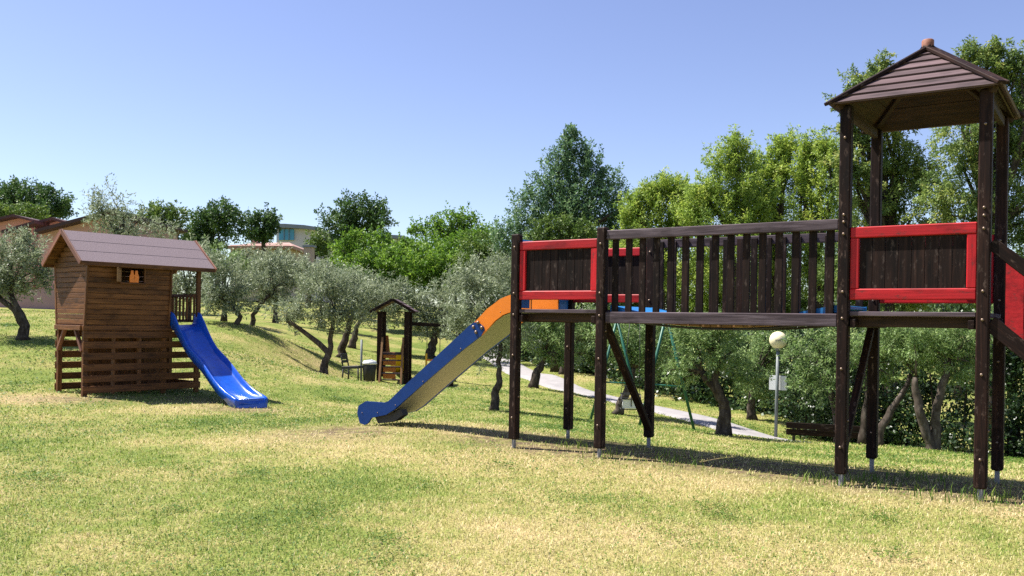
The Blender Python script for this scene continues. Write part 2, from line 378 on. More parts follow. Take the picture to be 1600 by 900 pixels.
def wob(x, y): return (np.sin(x * 2.1 + 1.3 * np.sin(y * 1.7)) + np.sin(y * 2.7 + 1.1 * np.sin(x * 2.3 + 1)) + .7 * np.sin(x * 5.3 + y * 4.1) + .5 * np.sin(x * 9.1 - y * 7.7)) / 3.2
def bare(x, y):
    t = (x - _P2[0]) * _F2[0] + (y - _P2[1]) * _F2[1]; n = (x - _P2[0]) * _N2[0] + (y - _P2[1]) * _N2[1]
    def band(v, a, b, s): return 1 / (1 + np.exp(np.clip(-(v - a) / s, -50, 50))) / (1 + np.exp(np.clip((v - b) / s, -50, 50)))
    f = band(t, -.9, 6.2, .25) * band(n, -.12, 1.35, .16)  # worn strip under the structure; its darker soil also deepens the shadow there
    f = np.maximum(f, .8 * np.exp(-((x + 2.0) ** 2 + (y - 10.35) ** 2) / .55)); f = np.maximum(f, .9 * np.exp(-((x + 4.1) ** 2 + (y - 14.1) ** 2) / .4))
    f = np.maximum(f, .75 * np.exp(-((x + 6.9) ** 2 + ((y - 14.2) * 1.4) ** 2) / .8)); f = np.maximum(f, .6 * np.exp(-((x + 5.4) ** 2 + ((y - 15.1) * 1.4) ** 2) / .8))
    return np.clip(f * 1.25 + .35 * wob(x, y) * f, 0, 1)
gm = npmesh(verts, faces, True)
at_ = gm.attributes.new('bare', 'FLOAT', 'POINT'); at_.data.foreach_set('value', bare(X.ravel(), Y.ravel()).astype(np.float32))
at_ = gm.attributes.new('dry', 'FLOAT', 'POINT'); at_.data.foreach_set('value', dryness(X.ravel(), Y.ravel()).astype(np.float32))
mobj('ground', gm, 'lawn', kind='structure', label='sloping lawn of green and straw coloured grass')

# path: a strip that follows the ground
path_c = [gpt(755, 52), gpt(772, 45), gpt(795, 38.5), gpt(824, 34), gpt(869, 30.5), gpt(913, 28.2), gpt(965, 26), gpt(1040, 23.4), gpt(1125, 21), gpt(1215, 19.1), gpt(1310, 18.2)]
pc = []
for i in range(len(path_c) - 1):
    for k in range(8): pc.append(path_c[i].lerp(path_c[i + 1], k / 8))
for _ in range(6): pc = [pc[0]] + [(pc[i - 1] + pc[i] * 2 + pc[i + 1]) / 4 for i in range(1, len(pc) - 1)] + [pc[-1]]
V, Fc = [], []
for i, p in enumerate(pc):
    t = (pc[min(i + 1, len(pc) - 1)] - pc[max(i - 1, 0)]); t.z = 0; t.normalize(); s = Vector((t.y, -t.x, 0))
    for k in range(7):
        q = p + s * ((k - 3) / 3 * .85); q.z = g1(q.x, q.y) + (.05 if 0 < k < 6 else -.06); V.append(q)
for i in range(len(pc) - 1):
    for k in range(6): Fc.append([i * 7 + k, i * 7 + k + 1, (i + 1) * 7 + k + 1, (i + 1) * 7 + k])
mobj('path', mesh(V, Fc, True), 'path_concrete', kind='structure')

# ------------------------------------------------------------------ trees
def leaves_mesh(centres, crad, n, L, Wd, rng, droop=.25, flat=.8, tintc=None, axes=None):
    k = len(centres); wts = np.ones(k) if axes is None else (crad ** 1.2); ci = rng.choice(k, n, p=wts / wts.sum())
    off = rng.normal(0, 1, (n, 3)); off *= (np.minimum(np.linalg.norm(off, axis=1), 1.7) / np.linalg.norm(off, axis=1))[:, None]
    pos = centres[ci] + off * crad[ci][:, None] * np.array([.6, .6, .6 * flat])
    d = rng.normal(0, 1, (n, 3)) + off * .5
    if axes is not None:
        tt = rng.uniform(-.35, 1, n); pos = centres[ci] + axes[ci] * tt[:, None] + off * (crad[ci] * (1.05 - .6 * np.clip(tt, 0, 1)))[:, None] * .6; d += axes[ci] / np.linalg.norm(axes[ci], axis=1)[:, None] * .9
    d[:, 2] -= droop * 1.5; d /= np.linalg.norm(d, axis=1)[:, None]
    nr = rng.normal(0, 1, (n, 3)); nr[:, 2] += 1.0
    sdv = np.cross(d, nr); sdv /= np.linalg.norm(sdv, axis=1)[:, None]
    nn = np.cross(sdv, d)
    ln = L * rng.uniform(.65, 1.3, n)[:, None]; wd = Wd * rng.uniform(.7, 1.25, n)[:, None]
    v = np.empty((n, 4, 3)); v[:, 0] = pos; v[:, 1] = pos + d * ln * .45 + sdv * wd * .5 + nn * wd * .12; v[:, 2] = pos + d * ln; v[:, 3] = pos + d * ln * .45 - sdv * wd * .5 + nn * wd * .12
    f = np.arange(n * 4).reshape(n, 4)
    me = npmesh(v.reshape(-1, 3), f)
    ct = rng.uniform(0, 1, k) if tintc is None else tintc
    tint = np.clip(.55 * ct[ci] + .45 * rng.uniform(0, 1, n), 0, 1)
    a = me.attributes.new('tint', 'FLOAT', 'FACE'); a.data.foreach_set('value', tint.astype(np.float32))
    return me
KIND = {  # material, leaf length px, width px, cover, shoot radius, droop, bark, shoots per lobe, shoot length, upward pull
    'olive': ('olive_leaf', 3.8, 1.1, 2.7, .15, .15, 'olive_bark', 48, .55, .5),
    'olive_g': ('olive_green_leaf', 3.8, 1.2, 2.8, .15, .3, 'olive_bark', 48, .50, .05),
    'oak': ('oak_leaf', 2.6, 1.6, 4.8, .19, .1, 'tree_bark', 60, .30, .35),
    'oakl': ('oak_light_leaf', 2.7, 1.6, 4.4, .18, .1, 'tree_bark', 60, .36, .4),
    'bright': ('bright_leaf', 2.9, 1.7, 4.2, .14, .15, 'tree_bark', 55, .42, .5),
    'ash': ('ash_leaf', 3.0, 1.4, 3.3, .14, .2, 'tree_bark', 60, .48, .9),
    'yellow': ('yellow_leaf', 3.4, 1.15, 3.9, .14, .45, 'tree_bark', 60, .62, .75),
    'right': ('right_leaf', 3.6, 1.4, 4.7, .16, .5, 'tree_bark', 50, .52, -.1),
}
seedc = [100]
def tree(name, label, cat, kind, bpx, d, lobes, stems=None, group=None, r0=None, cover=1.0, by=None, limbs=12, nleaf_cap=90000):
    seedc[0] += 1; rng = np.random.default_rng(seedc[0]); rr = random.Random(seedc[0])
    mat, lp, wp, cov, cl, droop, bark, npl, sl_, up = KIND[kind]
    base = gpt(bpx, d) if by is None else at(bpx, by, d); base.z = g1(base.x, base.y) - .03
    root = thing(name, label, cat, base, group)
    sc = d / FPX; r0 = r0 * (.74 if stems else 1) if r0 else r0
    cs, cr_, sc_ = [], [], []; area = 0
    for (cx, cy, rx, ry) in lobes:
        if kind == 'yellow': rx, ry = rx * 1.12, ry * 1.05
        area += math.pi * rx * ry * .41
        c = at(cx, cy, d); ax, az = rx * sc, ry * sc; ay = (ax + az) / 2 * .9
        c.y += rr.uniform(-.35, .35) * ay
        gm_ = (ax * az) ** .5
        n = max(24, int(npl * (max(ax, az) / min(ax, az)) ** .8))
        u = rng.normal(0, 1, (n, 3)); u /= np.linalg.norm(u, axis=1)[:, None]
        rad = rng.uniform(.08, 1.0, n) ** .5 * rng.uniform(.80, 1.08, n); rad = np.where(rng.uniform(0, 1, n) < .09, rng.uniform(1.05, 1.32, n), rad)
        p = np.array(c) + u * rad[:, None] * np.array([ax, ay, az]) * .9
        rs = rng.uniform(.6, 1.5, n)
        ax_ = u * .55 + np.array([0, 0, up]) + rng.normal(0, .35, (n, 3)); ax_ *= (gm_ * sl_ * rs * rng.uniform(.5, 1.3, n) / np.linalg.norm(ax_, axis=1))[:, None]
        cs.append(p); cr_.append(gm_ * cl * rs); sc_.append(ax_)
    sc_ = np.concatenate(sc_)
    cs = np.concatenate(cs); cr_ = np.concatenate(cr_)
    # keep clumps clear of the ground
    gmin = gz(cs[:, 0], cs[:, 1]) + .45; cs[:, 2] = np.maximum(cs[:, 2], gmin)
    L, Wd = lp * d / 896, wp * d / 896
    nl = int(min(nleaf_cap, 1.15 * cov * cover * area / (lp * wp * .5)))
    me = leaves_mesh(cs - np.array(base), cr_, nl, L, Wd, rng, droop, axes=sc_)
    V, Fc = [], []
    cen = Vector(cs.mean(axis=0)); lowz = float(np.percentile(cs[:, 2], 12))
    ht = max(float(cs[:, 2].max()) - base.z, 1)
    r0 = r0 or max(.06, ht * .032)
    tops = []
    if stems:
        for st in stems:
            pts = [base.copy()] + [at(a, b, d) for a, b in st]
            fine = [pts[0]]
            for i in range(len(pts) - 1):
                for k in range(1, 4): fine.append(pts[i].lerp(pts[i + 1], k / 3) + Vector((rr.uniform(-1, 1), rr.uniform(-1, 1), 0)) * r0 * .22)
            n = len(fine); tube_arrays(V, Fc, fine, [r0 * (1.35 if i == 0 else 1) * (1 - .55 * i / (n - 1)) for i in range(n)], 9, .13, rr); tops.append((fine[-1], r0 * .45))
    else:
        zt = base.z + max((lowz - base.z) * 1.05, ht * .3); tp = Vector((base.x * .45 + cen.x * .55, base.y * .5 + cen.y * .5, zt))
        fine = [base.lerp(tp, k / 6) + Vector((rr.uniform(-1, 1), rr.uniform(-1, 1), 0)) * r0 * .3 * (k > 0) for k in range(7)]
        tube_arrays(V, Fc, fine, [r0 * (1.4 if k == 0 else 1) * (1 - .4 * k / 6) for k in range(7)], 9, .1, rr); tops.append((fine[-1], r0 * .6))
    pick = rng.choice(len(cs), min(limbs, len(cs)), replace=False)
    for j in pick:
        e = Vector(cs[j]); t0, rt = min(tops, key=lambda q: (q[0] - e).length)
        mid = t0.lerp(e, .5) + Vector((rr.uniform(-.12, .12), rr.uniform(-.12, .12), .06)) * (e - t0).length
        pts = [t0, t0.lerp(mid, .5), mid, mid.lerp(e, .5), e]
        ra = rt * rr.uniform(.5, .8); tube_arrays(V, Fc, pts, [ra, ra * .75, ra * .55, ra * .38, ra * .15], 6, .08, rr)
    tm = mesh([v - base for v in V], Fc, True)
    mobj('trunk', tm, bark, root, Matrix.Translation(base)); mobj('crown', me, mat, root, Matrix.Translation(base))
    return root

OG = 'olive trees on the lawn'
T = tree
# olive trees (front to back, left to right)
T('olive_tree', 'silvery olive tree with bent trunk standing left of the wooden playhouse', 'olive tree', 'olive', 36, 21, [(18, 418, 50, 38), (52, 405, 26, 32), (-30, 412, 56, 48), (66, 440, 16, 24), (10, 448, 38, 18), (35, 372, 16, 14)], [[(40, 510), (24, 484), (0, 466)], [(40, 508), (28, 484), (14, 455)]], OG, .17)
T('olive_tree', 'feathery olive tree rising against the sky behind the playhouse roof', 'olive tree', 'olive', 190, 28, [(175, 318, 34, 26), (165, 345, 36, 26), (205, 350, 34, 28), (150, 325, 16, 16), (190, 385, 50, 30), (255, 365, 26, 20)], None, OG, .12, cover=.5)
T('olive_tree', 'round grey green olive bush just right of the playhouse porch', 'olive tree', 'olive', 370, 27, [(352, 452, 34, 40), (335, 470, 24, 34), (375, 470, 26, 28), (345, 420, 26, 24)], [[(376, 495), (362, 478), (352, 460)]], OG, .12)
T('olive_tree', 'olive tree with forked stem on the bare bank beside the round bush', 'olive tree', 'olive', 394, 29, [(425, 455, 34, 34), (400, 435, 36, 30), (440, 430, 30, 26)], [[(396, 492), (405, 478), (420, 462)]], OG, .13)
T('olive_tree', 'olive tree with low split trunk above the metal chair', 'olive tree', 'olive', 505, 26, [(528, 468, 46, 36), (500, 448, 40, 30), (552, 480, 32, 34), (455, 492, 34, 24), (520, 500, 34, 24)], [[(508, 565), (515, 552), (517, 520), (523, 492)], [(508, 565), (514, 552), (488, 528), (448, 500)]], OG, .16)
T('olive_tree', 'olive tree with thick straight trunk behind the split trunk one', 'olive tree', 'olive', 533, 32, [(560, 462, 34, 28), (585, 475, 26, 30), (540, 452, 32, 22)], [[(536, 538), (543, 517), (552, 492)]], OG, .24)
T('olive_tree', 'olive tree with curved trunk left of the litter bin', 'olive tree', 'olive', 549, 38, [(590, 460, 38, 30), (610, 482, 30, 30), (565, 452, 32, 24)], [[(553, 528), (557, 512), (572, 490)]], OG, .22)
T('olive_tree', 'broad olive tree behind the swing beam of the small tower', 'olive tree', 'olive', 672, 38, [(650, 482, 36, 32), (690, 472, 40, 36), (715, 500, 32, 30), (632, 466, 30, 24), (672, 508, 42, 18)], [[(674, 545), (678, 528), (682, 505)]], OG, .3)
T('olive_tree', 'olive tree with dark trunk under the orange end of the slide', 'olive tree', 'olive', 772, 17, [(745, 490, 46, 44), (778, 450, 40, 44), (765, 540, 34, 36), (800, 515, 34, 46), (715, 500, 24, 30), (735, 440, 26, 30)], [[(774, 615), (781, 595), (779, 565), (783, 535)]], OG, .115)
T('olive_tree', 'olive tree seen between the left platform posts before the path', 'olive tree', 'olive_g', 833, 26, [(850, 525, 40, 38), (880, 545, 34, 30), (830, 500, 34, 30), (880, 500, 36, 30)], [[(838, 585), (846, 570), (852, 550)]], OG, .2)
T('olive_tree', 'olive tree beyond the path behind the left platform', 'olive tree', 'olive_g', 879, 34, [(905, 520, 40, 34), (935, 545, 34, 28), (930, 505, 34, 30)], [[(880, 565), (890, 550)]], OG, .2)
T('olive_tree', 'leaning olive tree behind the green swing frame', 'olive tree', 'olive_g', 965, 21, [(985, 545, 40, 40), (1020, 560, 40, 36), (960, 520, 36, 30), (1030, 525, 40, 26)], [[(972, 625), (984, 602), (990, 575)]], OG, .16)
T('olive_tree', 'gnarled olive tree with thick leaning trunk left of the globe lamp', 'olive tree', 'olive_g', 1131, 16.5, [(1095, 550, 40, 40), (1060, 580, 26, 26), (1140, 550, 40, 36), (1165, 590, 26, 26), (1120, 515, 46, 22), (1075, 525, 34, 26)], [[(1133, 650), (1131, 630), (1113, 604), (1095, 580)], [(1133, 650), (1130, 628), (1118, 600), (1121, 570)]], OG, .17)
T('olive_tree', 'slim trunked olive tree across the path behind the globe lamp', 'olive tree', 'olive_g', 1175, 23, [(1190, 560, 38, 40), (1215, 530, 40, 30), (1180, 610, 26, 20)], [[(1174, 625), (1180, 595)]], OG, .17)
T('olive_tree', 'olive tree with pale bare twigs right of the globe lamp', 'olive tree', 'olive_g', 1310, 19, [(1265, 545, 36, 34), (1290, 580, 36, 44), (1300, 530, 40, 30), (1255, 590, 18, 26)], [[(1305, 640), (1295, 600), (1285, 560)]], OG, .12, cover=.85)
T('olive_tree', 'olive tree with mottled trunk hidden behind the tower post', 'olive tree', 'olive_g', 1351, 15.5, [(1345, 540, 36, 40), (1375, 570, 30, 36), (1385, 530, 34, 30)], [[(1352, 650), (1356, 615), (1352, 575)]], OG, .12)
T('olive_tree', 'olive tree with one long slanting trunk seen under the tower', 'olive tree', 'olive_g', 1374, 15, [(1420, 545, 40, 34), (1400, 515, 34, 26), (1450, 525, 36, 28)], [[(1376, 668), (1393, 640), (1415, 605), (1425, 580)]], OG, .1)
T('olive_tree', 'olive tree with twin upright trunks under the tower deck', 'olive tree', 'olive_g', 1458, 14.5, [(1470, 545, 40, 34), (1500, 570, 34, 30), (1440, 525, 40, 28), (1510, 525, 40, 34)], [[(1448, 680), (1438, 650), (1433, 615), (1431, 590)], [(1462, 670), (1463, 635), (1478, 585), (1482, 560)]], OG, .13)
T('olive_tree', 'dense olive tree at the right edge behind the red ramp', 'olive tree', 'olive_g', 1585, 17, [(1560, 555, 40, 60), (1610, 560, 50, 70), (1580, 500, 50, 40)], None, OG, .13)
# olives and shrubs further up the slope
FG = 'olive trees up the slope'
T('olive_tree', 'dark leaved olive tree just beyond the porch roof corner', 'olive tree', 'olive_g', 350, 38, [(345, 412, 28, 22), (365, 408, 26, 16), (330, 395, 20, 18)], None, FG)
T('olive_tree', 'olive tree below the terracotta roofed house', 'olive tree', 'olive', 430, 44, [(425, 416, 38, 20), (380, 402, 22, 12), (440, 404, 20, 12), (455, 428, 32, 24), (470, 418, 20, 16), (395, 418, 26, 20)], None, FG)
T('olive_tree', 'olive tree filling the gap left of the bright green shrubs', 'olive tree', 'olive', 500, 46, [(505, 430, 32, 20), (530, 440, 32, 20), (480, 440, 28, 22)], None, FG)
T('olive_tree', 'tall olive tree right of the bright green shrubs', 'olive tree', 'olive', 745, 40, [(755, 432, 34, 30), (722, 446, 30, 22), (785, 420, 26, 24)], None, FG, cover=.6)
# broadleaf trees
BG = 'broadleaf trees on the skyline'
T('oak_tree', 'big dark oak above the pink houses at far left', 'tree', 'oak', 40, 85, [(30, 305, 46, 28), (75, 315, 34, 24), (100, 325, 16, 14), (-20, 310, 50, 34), (50, 335, 60, 16)], None, BG)
T('tree', 'lighter green tree in front of the far left oak', 'tree', 'oakl', 25, 75, [(20, 334, 34, 14), (55, 334, 26, 13), (-15, 334, 34, 18)], None, BG)
T('tree', 'medium green tree behind the middle of the playhouse roof', 'tree', 'oakl', 245, 62, [(240, 338, 28, 24), (268, 342, 26, 22), (225, 355, 30, 22), (265, 368, 30, 20)], None, BG)
T('oak_tree', 'dark green oak left of the blue windowed building', 'tree', 'oak', 340, 72, [(345, 335, 34, 24), (320, 350, 30, 26), (360, 355, 34, 26), (310, 370, 26, 20), (325, 382, 26, 14)], None, BG)
T('oak_tree', 'narrow dark oak touching the blue windowed building', 'tree', 'oak', 410, 74, [(412, 343, 22, 22), (425, 350, 12, 22), (395, 352, 18, 22), (402, 366, 20, 9), (420, 364, 14, 9), (412, 372, 14, 6)], None, BG)
T('oak_tree', 'large round dark oak standing alone on the skyline', 'tree', 'oak', 552, 75, [(560, 328, 40, 24), (525, 345, 26, 24), (590, 345, 24, 28), (555, 360, 44, 24), (530, 385, 34, 18)], None, BG)
T('shrub', 'dull green shrub in front of the blue windowed building', 'shrub', 'oakl', 480, 66, [(500, 378, 20, 16), (508, 392, 22, 16)], None, BG)
SG = 'bright green shrubs on the slope'
T('shrub', 'vivid green shrub below the round skyline oak', 'shrub', 'bright', 565, 56, [(565, 378, 34, 18), (540, 392, 26, 20), (595, 383, 26, 22), (570, 410, 44, 22), (540, 415, 30, 18)], None, SG)
T('shrub', 'vivid green shrub in the middle of the slope', 'shrub', 'bright', 640, 54, [(640, 393, 32, 20), (620, 410, 30, 22), (665, 403, 34, 24), (650, 430, 44, 24), (690, 430, 34, 24)], None, SG)
T('shrub', 'vivid green shrub beside the left platform', 'shrub', 'bright', 705, 52, [(700, 395, 40, 26), (735, 395, 34, 30), (700, 425, 40, 20), (750, 375, 26, 20)], None, SG)
T('tree', 'light green open crowned tree left of the tall conical tree', 'tree', 'bright', 695, 62, [(700, 350, 34, 20), (725, 345, 26, 16), (672, 358, 30, 16), (742, 362, 30, 18), (650, 362, 14, 9), (705, 372, 46, 14)], None, BG, cover=.75)
T('conical_tree', 'tall dark conical tree above the left platform', 'tree', 'ash', 888, 45, [(893, 212, 12, 18), (884, 232, 18, 18), (912, 238, 20, 18), (872, 256, 26, 22), (900, 260, 32, 24), (930, 268, 24, 24), (862, 288, 36, 28), (910, 295, 46, 30), (952, 300, 28, 28), (840, 316, 34, 28), (890, 330, 66, 32), (950, 330, 38, 32), (815, 345, 32, 26), (870, 358, 70, 32), (960, 352, 46, 32), (790, 372, 30, 24), (986, 366, 30, 26), (850, 390, 60, 22), (930, 390, 60, 24)], None, None, .35, limbs=30)
T('shrub', 'leafy green shrub directly behind the left red panel', 'shrub', 'oakl', 870, 36, [(870, 352, 34, 16), (905, 362, 34, 18), (845, 372, 28, 16), (885, 385, 60, 18)], None, None)
YG = 'tall yellow green trees behind the bridge'
T('poplar_tree', 'short yellow green tree at the left end of the row', 'tree', 'yellow', 1035, 38, [(1040, 298, 26, 18), (1008, 318, 22, 30), (1066, 305, 20, 26), (985, 330, 16, 22), (1035, 330, 46, 30), (1030, 370, 52, 40), (1075, 340, 30, 36), (1040, 420, 56, 40), (1000, 390, 38, 44)], None, YG)
T('poplar_tree', 'yellow green tree with narrow tall top in the row behind the bridge', 'tree', 'yellow', 1145, 36, [(1148, 232, 18, 22), (1135, 258, 28, 26), (1160, 262, 20, 28), (1140, 300, 36, 34), (1110, 320, 34, 34), (1145, 350, 46, 40), (1120, 400, 60, 50), (1085, 335, 26, 34), (1175, 330, 26, 40), (1100, 300, 18, 24)], None, YG)
T('poplar_tree', 'yellow green tree in the middle of the row behind the bridge', 'tree', 'yellow', 1215, 37, [(1222, 232, 20, 16), (1200, 262, 26, 26), (1228, 265, 28, 32), (1190, 300, 26, 34), (1225, 310, 40, 40), (1210, 365, 50, 46), (1200, 420, 50, 46)], None, YG)
T('poplar_tree', 'yellow green tree next to the wooden tower', 'tree', 'yellow', 1280, 36, [(1275, 235, 26, 22), (1300, 255, 28, 34), (1265, 275, 28, 34), (1290, 310, 40, 44), (1275, 370, 46, 50), (1280, 430, 50, 50)], None, YG)
T('ash_tree', 'tall open crowned tree behind the left side of the tower roof', 'tree', 'right', 1395, 24, [(1378, 105, 16, 20), (1345, 135, 30, 22), (1330, 165, 26, 22), (1370, 140, 26, 26), (1345, 205, 34, 32), (1390, 190, 40, 40), (1330, 260, 28, 40), (1395, 255, 46, 44), (1440, 280, 46, 50), (1370, 330, 50, 50), (1430, 370, 50, 50), (1350, 410, 46, 46), (1420, 440, 60, 46)], None, None, .2, limbs=40)
T('ash_tree', 'tall drooping tree behind the right side of the tower roof', 'tree', 'right', 1540, 22, [(1515, 85, 22, 20), (1555, 80, 14, 22), (1555, 115, 20, 24), (1590, 105, 22, 32), (1520, 130, 30, 24), (1580, 160, 36, 36), (1625, 140, 30, 60), (1500, 230, 44, 44), (1560, 220, 46, 46), (1600, 250, 46, 60), (1490, 310, 46, 50), (1550, 320, 50, 56), (1610, 350, 46, 60), (1500, 400, 56, 50), (1570, 430, 60, 50)], None, None, .2, limbs=44)

T('shrub', 'fresh green shrub low between the small tower roof and the round oak', 'shrub', 'bright', 600, 50, [(590, 408, 40, 26), (560, 420, 34, 24), (620, 425, 40, 26), (590, 440, 40, 18)], None, SG)
T('shrub', 'fresh green shrub low above the swing beam of the small tower', 'shrub', 'bright', 690, 49, [(680, 412, 44, 26), (715, 422, 40, 28), (655, 428, 34, 24), (690, 445, 46, 18)], None, SG)
T('shrub', 'mid green shrub low left of the left platform post', 'shrub', 'oakl', 770, 47, [(760, 392, 36, 30), (785, 410, 30, 34), (740, 415, 34, 28)], None, SG)
MG = 'shrubs filling the slope behind the bridge'
T('shrub', 'leafy shrub low behind the left part of the bridge balusters', 'shrub', 'oakl', 1010, 44, [(985, 440, 46, 46), (1030, 455, 46, 46), (960, 480, 40, 36)], None, MG)
T('shrub', 'leafy shrub low behind the middle of the bridge balusters', 'shrub', 'yellow', 1120, 43, [(1090, 455, 50, 46), (1145, 450, 50, 50), (1110, 490, 50, 30)], None, MG)
T('shrub', 'leafy shrub low behind the right part of the bridge balusters', 'shrub', 'oakl', 1230, 42, [(1200, 455, 50, 50), (1260, 455, 50, 50), (1230, 490, 60, 30)], None, MG)
T('shrub', 'leafy shrub low behind the left side of the tower', 'shrub', 'oakl', 1340, 34, [(1320, 440, 50, 60), (1380, 470, 60, 50)], None, MG)
T('shrub', 'leafy shrub low behind the right side of the tower', 'shrub', 'oakl', 1500, 30, [(1460, 460, 60, 50), (1530, 450, 60, 60), (1610, 450, 60, 70)], None, MG)
T('shrub', 'green shrub between the tall conical tree and the left platform', 'shrub', 'oakl', 820, 46, [(800, 430, 46, 40), (850, 440, 50, 40), (900, 450, 46, 40), (830, 480, 60, 26)], None, MG)
T('olive_tree', 'olive tree seen through the open porch of the playhouse', 'olive tree', 'olive', 292, 31, [(290, 430, 30, 34), (310, 450, 24, 30), (275, 460, 26, 26), (300, 400, 30, 24)], None, FG)
# clipped hedges behind the path
def hedge(label, pts, h, wd, n, dens):
    seedc[0] += 1; rng = np.random.default_rng(seedc[0])
    P = [gpt(a, b) for a, b in pts]; base = P[0]
    seg = np.array([(P[i + 1] - P[i]).length for i in range(len(P) - 1)]); cum = np.concatenate([[0], np.cumsum(seg)]); tot = cum[-1]
    k = int(tot * dens); s = rng.uniform(0, tot, k); i = np.clip(np.searchsorted(cum, s) - 1, 0, len(seg) - 1); f = (s - cum[i]) / seg[i]
    A = np.array([tuple(p) for p in P]); c = A[i] * (1 - f)[:, None] + A[i + 1] * f[:, None]
    tdir = A[i + 1] - A[i]; tdir[:, 2] = 0; tdir /= np.linalg.norm(tdir, axis=1)[:, None]
    sv = np.stack([tdir[:, 1], -tdir[:, 0]], 1); o = rng.uniform(-1, 1, k) * wd / 2
    c[:, 0] += sv[:, 0] * o; c[:, 1] += sv[:, 1] * o; c[:, 2] = gz(c[:, 0], c[:, 1]) + rng.uniform(.0, 1, k) ** 1.15 * h * (1 + .12 * np.sin(s * 1.7))
    dist = float(np.mean([p.y for p in P]))
    me = leaves_mesh(c - np.array(base), np.full(k, .3) * rng.uniform(.7, 1.3, k), n, 4.4 * dist / 896, 2.6 * dist / 896, rng, .1)
    root = thing('hedge', label, 'hedge', base); mobj('foliage', me, 'hedge_leaf', root, Matrix.Translation(base))
    V, Fc = [], []; rr = random.Random(seedc[0])
    for q in np.arange(.3, tot, .6):
        j = int(np.clip(np.searchsorted(cum, q) - 1, 0, len(seg) - 1)); p = P[j].lerp(P[j + 1], (q - cum[j]) / seg[j]); p.z = g1(p.x, p.y) - .02
        tube_arrays(V, Fc, [p, p + Vector((rr.uniform(-.1, .1), rr.uniform(-.1, .1), h * .4)), p + Vector((rr.uniform(-.2, .2), rr.uniform(-.2, .2), h * .85))], [.03, .022, .01], 5, .05, rr)
    mobj('stems', mesh([Vector(v) - base for v in V], Fc, True), 'tree_bark', root, Matrix.Translation(base), kind='stuff')
hedge('dark evergreen hedge running along the far side of the path', [(800, 44), (880, 38), (960, 33), (1060, 29), (1160, 26), (1290, 23)], 2.3, 1.2, 36000, 34)
hedge('dark evergreen hedge behind the olive trunks under the tower', [(1250, 21.5), (1340, 19.5), (1450, 18), (1560, 17), (1700, 16), (1900, 14.5)], 2.5, 1.4, 52000, 48)

# ------------------------------------------------------------------ buildings
def house_slice(root, name, outline, d0, d1, mat):
    p = [at(a, b, d0) for a, b in outline]; return prism(name, p, Vector((0, d1 - d0, 0)), mat, root)
ph = thing('terraced_house', 'pink rendered houses with stepped dark roofs behind the left olive tree', 'house', gpt(40, 38))
for wl, rf, d0 in [([(-160, 500), (-160, 352), (-40, 352), (20, 338), (48, 345), (48, 500)], [(-60, 352), (20, 334.5), (46, 341.5), (46, 345), (20, 338.5), (-60, 356)], 42),
                   ([(8, 500), (8, 361), (50, 349), (50, 500)], [(2, 359.5), (54, 344.5), (54, 349), (2, 364)], 40.5),
                   ([(50, 500), (50, 350), (81, 342), (96, 347), (96, 500)], [(46, 348), (81, 339), (99, 345), (99, 349), (81, 343), (46, 352)], 41.2),
                   ([(60, 500), (60, 361), (170, 332), (170, 500)], [(52, 359), (176, 326), (176, 331), (52, 364)], 39)]:
    house_slice(ph, 'wall', wl, d0, d0 + 8, 'pink_wall'); house_slice(ph, 'roof', rf, d0 - .6, d0 + 8.3, 'dark_roof')
house_slice(ph, 'base_wall', [(-200, 505), (-200, 452), (150, 452), (150, 505)], 38.2, 38.9, 'shaded_wall')
wi = house_slice(ph, 'window', [(2, 372), (16, 372), (16, 392), (2, 392)], 41.92, 42.1, 'car_glass')
# terracotta roofed house
b = thing('tiled_house', 'cream house with low terracotta hip roof among the trees', 'house', gpt(405, 80))
def hip(root, px0, px1, pyE, pyR, d, depth, mat, pxr0, pxr1):
    A, B_ = at(px0, pyE, d), at(px1, pyE, d); r0, r1 = at(pxr0, pyR, d), at(pxr1, pyR, d); D = Vector((0, depth, 0)); r0 += D / 2; r1 += D / 2
    V = [A, B_, B_ + D, A + D, r0, r1]; o = A.copy(); dn = Vector((0, 0, -.25))
    V = V + [v + dn for v in V[:4]]
    return mobj('roof', mesh([v - o for v in V], [[0, 1, 5, 4], [1, 2, 5], [2, 3, 4, 5], [3, 0, 4], [0, 6, 7, 1], [1, 7, 8, 2], [2, 8, 9, 3], [3, 9, 6, 0], [6, 9, 8, 7]]), mat, root, Matrix.Translation(o))
rf = hip(b, 354, 458, 384, 372, 78, 9, 'terracotta', 384, 432)
for (x0, x1) in [(392, 402)]:
    house_slice(rf, 'chimney', [(x0, 380), (x0, 370), (x1, 370), (x1, 380)], 81, 82, 'terracotta')
house_slice(b, 'wall', [(360, 470), (360, 382.5), (452, 382.5), (452, 470)], 78.8, 86, 'cream_wall')
for x in (376, 408, 430): house_slice(b, 'window', [(x, 388), (x + 7, 388), (x + 7, 398), (x, 398)], 78.7, 79, 'car_glass')
